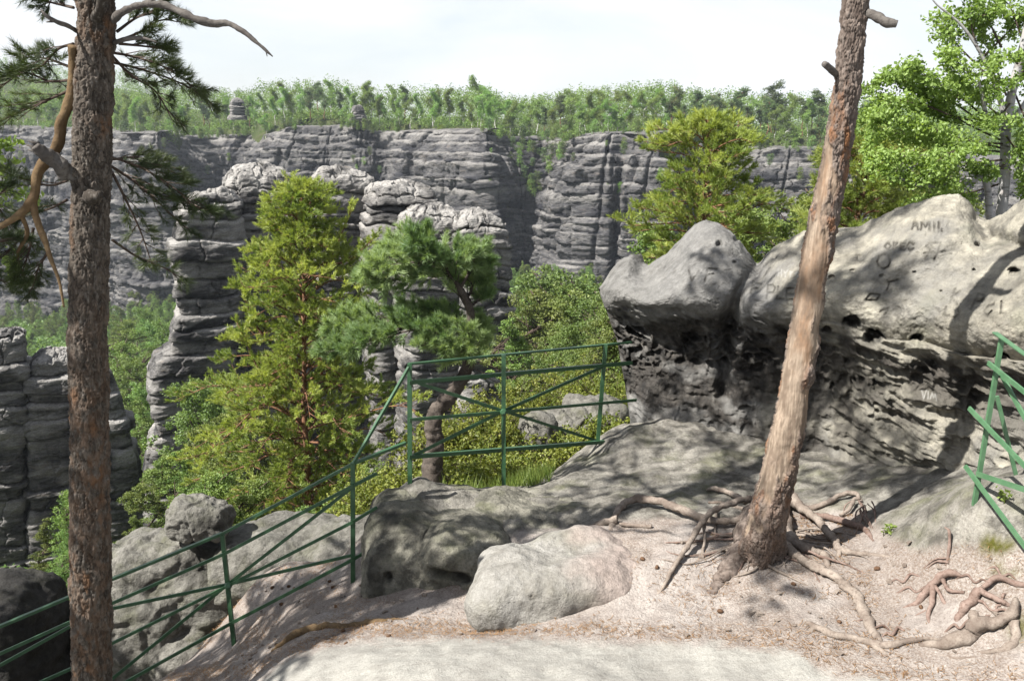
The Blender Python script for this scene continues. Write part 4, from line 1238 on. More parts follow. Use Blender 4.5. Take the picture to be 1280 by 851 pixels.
# ------------------------------------------------------------------ tree builders
class Tree:
    """gathers wood tubes and shoots, then makes trunk and crown children"""
    def __init__(self, seed):
        self.r = np.random.default_rng(seed); self.wood = Geo(); self.limbs = Geo()
        self.sp = []; self.sd = []; self.st = []

    def shoot(self, p, d, t):
        self.sp.append(p); self.sd.append(d / (np.linalg.norm(d) + 1e-9)); self.st.append(t)

    def spray(self, pts, r0, nt=10, tl=.35, ns=4, seg=5, up=.35, t0=.25, wood=True, tone=None, fan=.9, n=14, vs=.16):
        """a bough with side twigs that carry shoots"""
        pts = catmull(pts, n); L = np.linalg.norm(np.diff(pts, axis=0), axis=1).sum()
        g = self.limbs
        g.tube(pts, np.linspace(r0, max(r0 * .22, .003), n), seg=seg)
        T, N, B = frames(pts)
        cl = self.r.random() if tone is None else tone
        for k in range(nt):
            t = t0 + (1 - t0) * (k + self.r.random() * .8) / nt; i = min(int(t * (n - 1)), n - 1)
            a = self.r.uniform(.35, fan) * (1 if k % 2 else -1)
            side = N[i] if abs(N[i][2]) < abs(B[i][2]) else B[i]
            d = T[i] * math.cos(a) + side * math.sin(a) + np.array([0, 0, up * self.r.uniform(-.2, .9)]) + self.r.normal(0, 1, 3) * np.array([.16, .16, vs])
            d /= np.linalg.norm(d); l = tl * (1.15 - .55 * t) * self.r.uniform(.6, 1.25)
            q = pts[i]; e = q + d * l
            if wood: g.tube([q, (q + e) / 2 + self.r.normal(0, .04, 3) * l, e], np.array([.35, .22, .1]) * r0 * .8 + .0015, seg=3)
            tw = np.clip(cl + self.r.normal(0, .2), 0, 1)
            for j in range(ns):
                f = .3 + .7 * (j + .6) / ns
                dd = d + self.r.normal(0, .45, 3) + np.array([0, 0, up])
                self.shoot(q + (e - q) * f, dd, tw)
        for j in range(3):
            self.shoot(pts[-1], T[-1] + self.r.normal(0, .4, 3) + np.array([0, 0, up]), cl)

    def crown(self, n, L, l, w, mat, parent, name='crown', spread=(.45, 1.0)):
        V, F, t = needles(np.array(self.sp), np.array(self.sd), n, L, l, w, self.r, spread, np.array(self.st))
        return mesh_obj(name, V, F, mat, parent, smooth=False, attrs={'tint': t})

    def leafy(self, n, size, jit, mat, parent, name='crown', flat=.0):
        p = np.repeat(np.array(self.sp), n, 0); d = np.repeat(np.array(self.sd), n, 0)
        p = p + d * (self.r.random(len(p)) * jit * 1.5)[:, None] + self.r.normal(0, jit * .5, (len(p), 3))
        V, F, t = leaves(p, size, self.r, np.tile([0, 0, 1.0], (len(p), 1)), tint=np.repeat(np.array(self.st), n), flat=flat)
        return mesh_obj(name, V, F, mat, parent, smooth=False, attrs={'tint': t})


def pine_shape(tr, base, h, z0, rad, nb, trunk_r, lean=(0, 0), droop=.25, up=.35, nt=9, tl=.5, ns=4, seed=0, sway=.15, limb=1.0, wpts=None):
    """fills a Tree with a pine: trunk from base, whorled boughs of length rad(u)"""
    r = tr.r; base = np.asarray(base, float)
    n = 9
    pts = np.array([base + np.array([lean[0] * (k / (n - 1)) ** 1.4 + r.normal(0, sway * .3), lean[1] * k / (n - 1) + r.normal(0, sway * .3), h * k / (n - 1)]) for k in range(n)])
    pts[0] = base
    tr.wood.tube(pts, np.linspace(trunk_r, trunk_r * .12, n) * np.array([1.2] + [1] * (n - 1)), seg=9, n=40)
    ax = catmull(pts, 100)
    az = r.random() * 6
    for b in range(nb):
        u_ = (b + r.random() * .7) / nb
        zt = (z0 + (h - z0) * u_) / h
        q = ax[min(int(zt * 99), 99)]
        az += 2.4 + r.normal(0, .35)
        L = rad(u_) * r.uniform(.7, 1.15)
        e = np.array([math.cos(az), math.sin(az), 0])
        rise = .15 + .55 * u_
        P_ = [q, q + e * L * .35 + np.array([0, 0, L * rise * .4]) + r.normal(0, .05, 3) * L, q + e * L * .72 + np.array([0, 0, L * (rise * .6 - droop * .3)]) + r.normal(0, .07, 3) * L,
              q + e * L + np.array([0, 0, L * (rise * .75 - droop * .7)])]
        tr.spray(P_, trunk_r * .26 * limb * (1 - .6 * u_) + .008, nt=max(4, int(nt * (.5 + .5 * L / rad(.3)))), tl=tl * (.5 + .5 * L / rad(.3)), ns=ns, up=up, t0=.08)
    for k in range(6):
        tr.shoot(ax[-1 - k * 2], np.array([r.normal(0, .4), r.normal(0, .4), 1.0]), r.random())


# ------------------------------------------------------------------ the two big pines of the foreground
def bark_trunk(name, px_pts, extra, mat, parent, seg=150, res=.0075, cell=.034, amp=.010, wood_fn=None, red_fn=None, squash=.42, flare=None):
    """px_pts rows (px, py, width px, distance)"""
    c = [P(a, b, d_) for a, b, w, d_ in px_pts]
    r = [(.74 if a < 500 else .76) * w / 2 / FPX * (d_ * CP - q[2] * SP) for (a, b, w, d_), q in zip(px_pts, c)]
    c += [np.array(e[:3]) for e in extra]; r += [e[3] for e in extra]
    c = np.array(c); r = np.array(r)
    L = np.linalg.norm(np.diff(c, axis=0), axis=1).sum()
    n = int(L / res)
    r = catmull(np.repeat(r[:, None], 3, 1), n)[:, 0]; ctr = catmull(c, n)
    T, N, B = frames(ctr)
    th = np.linspace(0, 2 * np.pi, seg, endpoint=False)
    dr = N[:, None] * np.cos(th)[None, :, None] + B[:, None] * np.sin(th)[None, :, None]
    if flare is not None:
        r2 = flare(ctr, dr, r)
    else:
        r2 = np.broadcast_to(r[:, None], (n, seg))
    V = ctr[:, None] + dr * r2[..., None]
    q = V * np.array([1, 1, squash])
    q = q + .034 * np.stack([fbm(q * 16, 4, .6), fbm(q * 16 + 5, 4, .6), fbm(q * 16 + 9, 4, .6)], -1)
    f1, f2, idn = worley(q / cell)
    g1, g2, idm = worley(q / cell * 2.3 + 4.4)
    idn = .6 * idn + .4 * idm
    crk = sstep(.16, .0, f2 - f1) * sstep(-.3, .2, fbm(V * 9, 2))
    px_, py_ = proj(V)
    wood = wood_fn(V, dr, px_, py_) if wood_fn else np.zeros(V.shape[:2])
    red = red_fn(V, dr, px_, py_) if red_fn else np.zeros(V.shape[:2])
    d_ = amp * (.7 * sstep(.0, .3, f2 - f1) + .35 * sstep(0, .3, g2 - g1) + (idn - .5) * 1.5) + .007 * fbm(V * np.array([45, 45, 22.0]), 4, .6) + .012 * fbm(V * 6, 3)
    dw = -.008 + .004 * fbm(V * np.array([30, 30, 3.0]), 3) + .012 * fbm(V * 6, 3)
    d_ = d_ * (1 - wood) + dw * wood
    V = V + dr * d_[..., None]
    A_ = {'plate': idn.ravel(), 'crack': (crk * (1 - wood) * .55).ravel(), 'wood': wood.ravel(), 'red': (red * (1 - wood)).ravel()}
    return mesh_obj(name, V.reshape(-1, 3), grid_faces(n, seg, wrap_v=True), mat, parent, attrs=A_), ctr, r


# left pine --------------------------------------------------------------
DL = 5.5
lb = P(114, 985, DL)
lp = thing('pine_tree', lb, 'rough grey-brown pine trunk with broken stub at left, before the stair railing', 'tree', 'pines framing the view')
redL = lambda V, dr, x, y: np.clip(np.exp(-((x - 124) / 22) ** 2 - ((y - 34) / 20) ** 2) + 1.1 * np.exp(-((x - 131) / 16) ** 2 - ((y - 158) / 13) ** 2) + .5 * np.exp(-((x - 104) / 10) ** 2 - ((y - 5) / 12) ** 2) + .6 * sstep(.2, .5, fbm(V * np.array([5, 5, 2.0]), 3)) + .36 * sstep(260, 560, y), 0, 1) * sstep(-.35, .15, fbm(V * np.array([22, 22, 12.0]), 3))
topL = P(121, -60, DL)
tr_o, axL, rL = bark_trunk('trunk', [(114, 985, 74, DL), (115, 860, 61, DL), (113, 700, 60, DL), (112, 560, 58, DL), (110, 420, 57, DL), (112, 300, 56, DL), (115, 200, 56, DL), (118, 100, 55, DL), (120, 0, 54, DL), (121, -60, 53, DL)],
                           [(topL[0] + .02, DL + .1, 2.2, .115), (topL[0] - .05, DL + .2, 4.0, .09), (topL[0] - .1, DL + .2, 5.6, .05), (topL[0] - .1, DL + .2, 6.5, .02)], M['bark'], lp, red_fn=redL)
pL = lambda x, y, dd_=0.0: P(x, y, DL + dd_)
lg = Geo(); lg.tube([pL(91, 58, -.05), pL(91, 80, -.02), pL(90, 118), pL(78, 150), pL(71, 184), pL(50, 212, -.05), pL(42, 246, -.08), pL(26, 267, -.1), pL(-8, 286, -.15), pL(-60, 300, -.2)], np.array([.026, .030, .033, .034, .034, .031, .027, .022, .017, .012]), seg=20, n=150, rough=.35, rs=9)
lg.tube([pL(40, 250, -.08), pL(45, 272, -.1), pL(56, 301, -.12), pL(64, 325, -.15), pL(74, 352, -.2), pL(80, 384, -.22)], np.array([.026, .022, .018, .014, .010, .006]), seg=10, n=50, rough=.3, rs=12)
lg.tube([pL(26, 267, -.1), pL(34, 292, 0), pL(22, 318, .05), pL(30, 345, .1)], np.array([.016, .013, .009, .005]), seg=8, n=40, rough=.3)
lg.build('limb', M['limb'], lp)
sg = Geo(); sg.tube([pL(92, 219, -.05), pL(76, 208, -.12), pL(58, 194, -.18), pL(44, 182, -.22)], np.array([.050, .046, .039, .028]), seg=16, n=40, rough=.7, rs=14)
for k in range(6):
    a = pL(48 + RNG.normal(0, 2), 186 + RNG.normal(0, 4), -.2); sg.tube([a, a + np.array([-.05, -.02, .03 + RNG.normal(0, .02)])], [.014, .003], seg=5)
sg.build('broken_stub', M['deadwood'], lp)
dg_ = Geo()
dg_.tube([pL(140, 26), pL(152, 16, -.1), pL(170, 8, -.15), pL(192, 5, -.2), pL(214, 10, -.2), pL(240, 22, -.25), pL(262, 29, -.25), pL(285, 30, -.25), pL(303, 39, -.28), pL(322, 54, -.3), pL(332, 63, -.3), pL(341, 71, -.3)], np.array([.022, .021, .020, .020, .020, .021, .021, .017, .014, .011, .008, .003]), seg=12, n=110, rough=.45, rs=16)
dg_.tube([pL(192, 3, -.2), pL(180, -6, -.15), pL(160, -20, -.1)], [.018, .018, .02], seg=8, n=12, rough=.3)
dg_.tube([pL(328, 58, -.3), pL(333, 66, -.3), pL(334, 71, -.3)], [.006, .004, .002], seg=5)
dg_.tube([pL(143, 54), pL(158, 49, -.1), pL(178, 48, -.12), pL(196, 53, -.15)], [.016, .013, .010, .005], seg=8, n=24, rough=.3)
dg_.tube([pL(96, 39), pL(84, 32, -.1), pL(72, 28, -.15), pL(58, 20, -.2), pL(51, 12, -.2)], [.016, .014, .012, .009, .004], seg=8, n=30, rough=.5)
dg_.tube([pL(66, 27, -.17), pL(58, 28, -.2)], [.009, .003], seg=5)
dg_.build('dead_branch', M['deadwood'], lp)
kg = Geo(); kg.tube([pL(112, 246, -.08), pL(116, 246, -.17), pL(125, 243, -.22)], [.045, .038, .018], seg=14, n=14, rough=.5, rs=20); kg.build('knot', M['bark'], lp)
kg = Geo(); kg.tube([pL(119, 24, -.08), pL(124, 12, -.16), pL(130, -6, -.2)], [.028, .026, .024], seg=12, n=14, rough=.4, rs=20); kg.build('branch_stump', M['bark'], lp)
T_ = Tree(21)
vis = [  # visible sprays: list of points, twigs, twig length
    ([(140, 66, .2), (170, 72, .3), (205, 84, .35), (246, 112, .4)], 20, .20), ([(140, 70, .1), (165, 95, .2), (195, 115, .3), (215, 150, .35)], 12, .18),
    ([(140, 78, .3), (180, 88, .5), (225, 104, .6), (262, 128, .6)], 14, .18),
    ([(146, 52, .05), (172, 42, .1), (200, 26, .15), (226, 28, .2)], 12, .15), ([(146, 40, .1), (168, 24, .2), (190, 14, .3), (205, 2, .3)], 12, .15), ([(148, 55, .1), (178, 58, .15), (206, 62, .2)], 9, .14),
    ([(134, 196, .1), (165, 205, .2), (205, 226, .3), (250, 262, .4)], 18, .22), ([(134, 205, .2), (165, 225, .3), (200, 255, .35), (232, 285, .4)], 16, .22), ([(134, 200, .3), (178, 198, .5), (222, 218, .6)], 13, .2),
    ([(140, 215, .1), (160, 255, .2), (176, 290, .25), (190, 330, .3)], 9, .15), ([(150, 215, .3), (190, 240, .45), (230, 252, .5), (266, 268, .55)], 14, .18),
    ([(140, 300, .4), (170, 320, .5), (205, 335, .5), (230, 350, .5)], 8, .14),
    ([(90, 100, .1), (62, 102, .2), (32, 92, .2), (0, 108, .2)], 15, .2), ([(90, 112, .1), (58, 126, .15), (25, 140, .2), (-15, 160, .2)], 15, .2), ([(90, 85, .2), (60, 74, .3), (36, 72, .3)], 10, .16),
    ([(92, 55, .1), (72, 62, .15), (50, 84, .2), (18, 92, .2)], 11, .16), ([(92, 10, .1), (66, 4, .2), (42, -2, .2)], 9, .14), ([(94, 0, .1), (72, -10, .2), (60, 8, .2)], 7, .14),
    ([(30, 290, .1), (15, 310, .15), (-8, 330, .15)], 12, .2), ([(42, 285, .1), (36, 315, .1), (26, 345, .1)], 12, .16), ([(2, 286, .1), (-10, 255, .1), (8, 235, .1)], 9, .18), ([(60, 315, .1), (48, 335, .1), (40, 362, .1)], 9, .14), ([(-30, 295, -.1), (-5, 302, -.1), (18, 300, 0)], 10, .16), ([(84, 250, .3), (60, 262, .4), (30, 270, .4)], 8, .14),
    ([(84, 226, .4), (62, 232, .5), (35, 225, .5), (5, 215, .5)], 9, .16), ([(-20, 240, .3), (0, 262, .3), (12, 290, .3)], 9, .2), ([(-30, 330, .3), (0, 350, .3), (24, 356, .3)], 8, .16)]
for pts, nt_, tl_ in vis:
    T_.spray([pL(*q) for q in pts], .010, nt=nt_, tl=tl_, ns=4, up=.22, t0=.15, n=20)
cr_o = T_.crown(34, .055, .062, .0032, M['pine_near'], lp, 'needles')
T_.limbs.build('branch', M['twig'], lp)
# crown above the picture; it gives the dappled shade
T_ = Tree(22)
azs = 0
for k in range(21):
    zz = 1.75 + 4.6 * k / 21; azs += 2.4; L = (2.15 - .30 * abs(zz - 2.6)) * T_.r.uniform(.7, 1.1)
    q = np.array([topL[0], DL + .15, zz]); e = np.array([math.cos(azs), math.sin(azs), 0])
    dn = max(0, .0)
    T_.spray([q, q + e * L * .4 + [0, 0, .16 * L], q + e * L * .75 + [0, 0, .18 * L], q + e * L + [0, 0, .10 * L]], .03, nt=15, tl=.5, ns=5, up=.3)
T_.crown(30, .11, .10, .011, M['pine_near'], lp, 'crown'); T_.limbs.build('branch', M['twig'], lp)

# right pine -------------------------------------------------------------
DR = 6.12
rb = ground_hit(950, 694)
rp = thing('pine_tree', rb, 'leaning pine with peeled reddish trunk and bare roots, in front of the carved boulder', 'tree', 'pines framing the view')


def woodR(V, dr, x, y):
    cx = table(y, [(0, 1070), (100, 1060), (200, 1045), (300, 1025), (400, 1008), (500, 992), (600, 970), (700, 945)])
    sd = (x - cx) / 22
    n_ = fbm(V * np.array([9, 9, 3.0]), 4)
    w = sstep(.45, -.05, sd + n_ * 1.3 - table(y, [(0, -3), (95, -3), (120, -.7), (170, -.35), (230, .0), (290, .1), (330, .55), (430, .7), (560, .75), (600, .5), (660, -.9), (700, -3)]))
    gap = sstep(.05, .3, fbm(V * np.array([7, 7, 3.5]) + 12, 3)) * sstep(330, 260, y)
    gap2 = sstep(.0, .3, fbm(V * np.array([8, 8, 3.0]) + 2, 3)) * sstep(555, 620, y)
    back_ = (dr[..., 1] > .35)
    return np.clip(w - gap - gap2, 0, 1) * np.where(back_, .0, 1)


def redR(V, dr, x, y):
    return np.clip(sstep(.05, .3, fbm(V * np.array([9, 9, 3.2]) + 30, 3)) * sstep(85, 130, y) * sstep(660, 600, y) + .2 * sstep(480, 560, y), 0, 1) * sstep(-.5, .05, fbm(V * np.array([24, 24, 9.0]), 3))


def flareR(ctr, dr, r):
    a = np.arctan2(dr[..., 1], dr[..., 0])
    z = ctr[:, 2][:, None] - rb[2]
    lob = .5 + .5 * np.cos(a * 4 + .6)
    return r[:, None] * (1 + .30 * lob * np.exp(-np.clip(z - .06, 0, 9) / .13) * sstep(-.05, .08, z) + .05 * np.cos(a * 3 + z * 2))


_, axR, rR = bark_trunk('trunk', [(950, 700, 52, DR + .10), (952, 686, 58, DR + .06), (957, 655, 57, DR), (970, 600, 53, DR), (981, 550, 50, DR), (992, 500, 48, DR), (1009, 400, 46, DR), (1025, 300, 44, DR), (1044, 200, 41, DR), (1059, 100, 39, DR), (1069, 0, 37, DR), (1073, -60, 36, DR)],
                        [(2.60, DR + .1, 2.2, .085), (2.75, DR + .2, 4.2, .06), (2.8, DR + .2, 6.0, .02)], M['bark2'], rp, cell=.036, amp=.011, wood_fn=woodR, red_fn=redR, flare=flareR)
pR = lambda x, y, dd_=0.0: P(x, y, DR + dd_)
sg = Geo(); sg.tube([pR(1080, 16), pR(1094, 20, -.1), pR(1108, 28, -.18), pR(1121, 31, -.2)], np.array([.035, .030, .030, .020]), seg=12, n=26, rough=.4, rs=16); sg.build('branch_stub', M['deadwood'], rp)
sg = Geo(); sg.tube([pR(1048, 96), pR(1040, 88, -.05), pR(1030, 80, -.1)], np.array([.024, .024, .022]), seg=12, n=14, rough=.3, rs=16); sg.build('branch_stub', M['deadwood'], rp)
T_ = Tree(31); azs = 0
for k in range(16):
    zz = 3.2 + 3.2 * k / 16; azs += 2.4; L = 1.9 * T_.r.uniform(.6, 1.0) * (1 - .4 * k / 16); q = np.array([2.68, DR + .15, zz]); e = np.array([math.cos(azs), math.sin(azs), 0])
    T_.spray([q, q + e * L * .4 + [0, 0, .2 * L], q + e * L * .75 + [0, 0, .3 * L], q + e * L + [0, 0, .35 * L]], .025, nt=12, tl=.45, ns=5, up=.3)
T_.crown(18, .09, .085, .007, M['pine_near'], rp, 'crown'); T_.limbs.build('branch', M['twig'], rp)


def root_line(pts, lift=.5, rad=.03):
    """points (px, py, radius, height above the sand)"""
    out = []; rr = []
    for px_, py_, r_, hh in pts:
        q = ground_hit(px_, py_ + 0)
        q = q + np.array([0, 0, hh - .25 * r_]); out.append(q); rr.append(r_)
    return np.array(out), np.array(rr)


def root(pts, parent=None, mat='root', seg=14, rough=.45, name='root', n=None):
    p_, r_ = root_line(pts)
    g = Geo(); L = np.linalg.norm(np.diff(p_, axis=0), axis=1).sum()
    n = n or max(30, int(L / .018))
    p2 = catmull(p_, n); r2 = np.maximum(catmull(np.repeat(r_[:, None], 3, 1), n)[:, 0], .003)
    q = np.stack([np.linspace(0, L, n), np.zeros(n) + p_[0, 0] * 3, np.zeros(n)], -1)
    p2 = p2 + .28 * r2[:, None] * np.stack([fbm(q * 9, 3), fbm(q * 9 + 7, 3), .6 * fbm(q * 9 + 15, 3)], -1) * 2.2
    g.tube(p2, r2 * (1 + .16 * fbm(q * 7 + 3, 3)), seg=seg, rough=rough, rs=18)
    if mat == 'bark2':
        V_ = np.vstack(g.V); w1_, w2_, id_ = worley(V_ * np.array([1, 1, .7]) / .03 + .6 * fbm(V_ * 20, 3)[..., None])
        g.A = {'plate': [id_], 'crack': [.5 * sstep(.15, 0, w2_ - w1_)], 'wood': [0 * id_], 'red': [0 * id_]}
    return g.build(name, M[mat], parent) if parent is not None else g


root([(962, 628, .09, .20), (942, 664, .11, .09), (920, 700, .085, .01), (895, 732, .052, -.01), (876, 750, .03, -.05)], rp, 'bark2', seg=28, rough=.22)
root([(958, 645, .075, .12), (970, 680, .050, .09), (992, 700, .034, .06), (1018, 714, .034, .05), (1040, 724, .03, .04), (1060, 735, .034, .02), (1074, 756, .038, .02), (1085, 780, .036, .02), (1097, 798, .03, .01), (1104, 806, .02, -.03)], rp)
root([(1050, 735, .02, .03), (1072, 750, .018, .03), (1082, 765, .016, .02), (1093, 776, .012, .0)], rp)
root([(962, 628, .07, .16), (966, 668, .09, .06), (976, 694, .06, -.03)], rp, 'bark2', seg=24, rough=.22)
root([(972, 640, .075, .12), (984, 676, .055, .06), (1005, 690, .036, .04), (1030, 694, .028, .02), (1034, 706, .022, .0), (1036, 716, .016, -.03)], rp)
root([(980, 632, .06, .13), (1004, 648, .042, .10), (1022, 662, .030, .08), (1042, 680, .026, .05), (1052, 690, .028, .02), (1088, 694, .018, .015), (1126, 699, .009, .0)], rp)
root([(1052, 688, .02, .03), (1047, 697, .016, .0), (1044, 704, .012, -.02)], rp)
root([(945, 640, .035, .14), (925, 646, .026, .16), (905, 652, .026, .16), (884, 661, .026, .14), (866, 684, .022, .10), (846, 710, .018, .05), (826, 738, .014, .0), (818, 746, .010, -.03)], rp)
root([(938, 655, .035, .07), (905, 660, .03, .07), (875, 656, .032, .08), (845, 646, .036, .10), (815, 637, .034, .10), (788, 633, .032, .07), (772, 642, .030, .03), (764, 658, .028, .0), (766, 668, .02, -.04)], rp, seg=18)
root([(772, 654, .03, .04), (752, 656, .03, .02), (728, 663, .022, .01), (700, 669, .012, .0), (682, 671, .008, -.01)], rp)
root([(815, 660, .02, .02), (790, 660, .018, .03), (775, 658, .016, .03)], rp)
root([(932, 632, .028, .05), (910, 622, .022, .06), (893, 616, .022, .05), (884, 614, .014, .02)], rp)
root([(930, 640, .02, .03), (905, 632, .016, .03), (886, 630, .012, .02)], rp)
root([(879, 664, .014, .09), (880, 684, .012, .04), (876, 702, .010, -.02)], rp)
root([(895, 640, .012, .06), (894, 660, .011, .03), (893, 676, .010, -.02)], rp)
root([(1000, 640, .03, .03), (1030, 636, .022, .05), (1052, 626, .022, .07), (1070, 624, .018, .05), (1078, 634, .014, .02), (1084, 640, .01, -.01)], rp)
root([(1000, 648, .026, .03), (1035, 652, .024, .05), (1060, 658, .026, .04), (1080, 664, .022, .03), (1092, 676, .012, .0)], rp, 'redroot')
for k in range(12):
    a = (1080 + RNG.normal(0, 6), 640 + RNG.normal(0, 6)); b = (a[0] + RNG.normal(4, 10), a[1] + 16 + RNG.normal(0, 6))
    root([(a[0], a[1], .006, .07), ((a[0] + b[0]) / 2 + RNG.normal(0, 4), (a[1] + b[1]) / 2, .006, .06), (b[0], b[1], .004, .01)], rp, 'redroot', seg=6, name='rootlet')
rr9 = np.random.default_rng(91)
for k in range(30):
    a_ = rr9.uniform(-.5, 3.4); L_ = rr9.uniform(40, 150)
    x_, y_ = 955 + 40 * math.cos(a_), 672 + 22 * math.sin(a_); pts_ = []
    r0_ = rr9.uniform(.006, .015); hd = a_
    for j in range(6):
        pts_.append((x_, y_, r0_ * (1 - .13 * j), [.03, .035, .03, .02, .01, -.012][j] * rr9.uniform(.5, 1.2)))
        hd += rr9.normal(0, .38); x_ += math.cos(hd) * L_ / 5; y_ += math.sin(hd) * L_ / 5 * .42
    if y_ < 795 and min(q_[1] for q_ in pts_) > 636: root(pts_, rp, 'root' if k % 3 else 'redroot', seg=7, name='rootlet')
root([(1050, 648, .016, .03), (1062, 643, .018, .07), (1066, 636, .014, .09), (1074, 634, .014, .09)], rp)


def loose(lines, name, label, mat='root', cat='root', group='bare roots in the sand'):
    gs = Geo()
    objs = []
    t = None
    p0 = ground_hit(*lines[0][0][:2])
    t = thing(name, p0, label, cat, group)
    for ln in lines:
        root(ln, t, mat, name='root_branch')
    return t


loose([[(1012, 790, .012, .0), (1020, 788, .022, .03), (1040, 796, .026, .03), (1068, 800, .024, .02), (1088, 806, .03, .03), (1110, 808, .024, .02), (1140, 803, .018, .02), (1162, 800, .016, .015), (1185, 805, .012, .0)], [(1088, 806, .024, .02), (1098, 812, .02, .01), (1110, 818, .012, -.01)], [(1020, 788, .02, .03), (1012, 782, .016, .02), (1006, 778, .008, .0)]], 'exposed_root', 'pale knotty root lying along the slab edge at lower right')
loose([[(1150, 806, .02, .0), (1180, 806, .035, .02), (1205, 802, .05, .03), (1222, 790, .045, .06), (1245, 786, .032, .07), (1262, 778, .03, .06), (1267, 768, .026, .07), (1268, 756, .012, .05)], [(1264, 780, .03, .04), (1270, 796, .03, .02), (1262, 808, .026, .0), (1236, 816, .018, .01), (1215, 812, .016, -.02)], [(1222, 792, .03, .05), (1216, 782, .03, .09), (1210, 779, .012, .09)], [(1270, 796, .016, .0), (1240, 818, .012, .0), (1205, 824, .012, .01), (1180, 820, .006, .0)]], 'exposed_root', 'thick looping dark root at the right end of the sand')
loose([[(1202, 724, .010, .02), (1190, 726, .02, .06), (1174, 730, .024, .08), (1162, 740, .026, .06), (1148, 752, .024, .02), (1136, 757, .015, .0), (1118, 762, .006, -.01)], [(1164, 738, .02, .07), (1164, 756, .018, .04), (1160, 770, .014, .02), (1162, 782, .008, .0)], [(1176, 732, .014, .06), (1186, 742, .014, .03), (1206, 742, .010, .01)], [(1158, 764, .008, .01), (1140, 772, .008, .0), (1124, 780, .004, .0)], [(1168, 740, .012, .05), (1178, 752, .012, .02), (1186, 758, .008, -.02)]], 'exposed_root', 'reddish branching root arched over bright sand right of the pine', 'redroot')
loose([[(1224, 744, .028, .05), (1212, 758, .03, .04), (1200, 770, .026, .01), (1190, 781, .012, -.02)], [(1224, 744, .02, .05), (1244, 752, .02, .03), (1262, 758, .014, .01)], [(1228, 742, .016, .05), (1246, 730, .02, .05), (1270, 734, .02, .03), (1290, 730, .012, .0)]], 'exposed_root', 'short stout purple-grey root stub beside the mossy rock', 'redroot')
loose([[(x0, y0, .008, .0), (x0 + dx * .3, y0 + dy * .3 - 3, .009, .025), (x0 + dx * .5, y0 + dy * .5 + 3, .008, .015), (x0 + dx * .75, y0 + dy * .75 - 2, .007, .02), (x0 + dx, y0 + dy, .004, -.01)] for x0, y0, dx, dy in ((1196, 722, 44, 10), (1120, 742, 50, -6), (1206, 752, 66, 20), (1180, 792, 40, -16), (1232, 712, 40, 14), (1130, 788, -30, 10), (1240, 770, -26, 22), (1258, 742, -16, 26), (1070, 776, 46, 14), (1150, 720, -42, 12))], 'exposed_root', 'scatter of thin twisted roots between the looping root and the boulder foot', 'redroot')
loose([[(1183, 706, .010, .0), (1185, 694, .011, .07), (1184, 684, .010, .12), (1178, 682, .004, .14)], [(1186, 704, .010, .01), (1170, 706, .007, .03), (1158, 712, .004, .01)], [(1184, 700, .007, .02), (1168, 702, .006, .02), (1154, 710, .004, .0)]], 'exposed_root', 'small upright dead twig root standing in pale sand', 'redroot')
loose([[(340, 813, .016, .0), (358, 802, .028, .02), (378, 792, .032, .03), (404, 785, .034, .025), (430, 784, .03, .01), (470, 776, .022, .0), (520, 770, .012, -.02)]], 'exposed_root', 'single orange-tan root along the upper left edge of the slab', 'limb')
# ------------------------------------------------------------------ pines between platform and towers
def floor_at(px, d):
    u = (px - CX) / FPX / CP
    return np.array([u * d, d, float(ground_far(np.array(px), np.array(d)))])


def base_below(px, d, dz=0.0):
    q = floor_at(px, d); q[2] += dz; return q


# the tall sunny pine
D1 = 30.0
b = base_below(372, D1); topz = P(385, 238, D1)[2]
t1 = thing('pine_tree', b, 'tall sunny yellow-green pine standing before the far rock towers', 'tree', 'pines in the middle distance')
T_ = Tree(41)
H1 = topz - b[2]
pine_shape(T_, b, H1, H1 * .10, lambda u_: 6.4 * (1 - u_) ** .52 * (.72 + .2 * np.sin(u_ * 19)) * T_.r.uniform(.62, 1.18) + .3, 165, .17, lean=(.4, 0), droop=.30, up=.6, nt=17, tl=.9, ns=5)
for (x0, y0, x1, y1, dz) in ((400, 340, 440, 262, 0), (415, 330, 466, 300, -.4), (330, 420, 300, 360, 0), (345, 500, 296, 402, -.5), (350, 560, 240, 600, -.5), (360, 600, 260, 640, -.8), (390, 560, 470, 560, -.5)):
    a = P(x0, y0, D1); e = P(x1, y1, D1 + dz)
    T_.spray([a, a * .6 + e * .4 + [0, 0, -.2], e], .05, nt=13, tl=.75, ns=5, up=.6, t0=.2)
T_.wood.build('trunk', M['farbark'], t1); T_.limbs.build('branch', M['farbark'], t1)
T_.crown(22, .22, .15, .028, M['pine_sun'], t1, spread=(.5, 1.15))
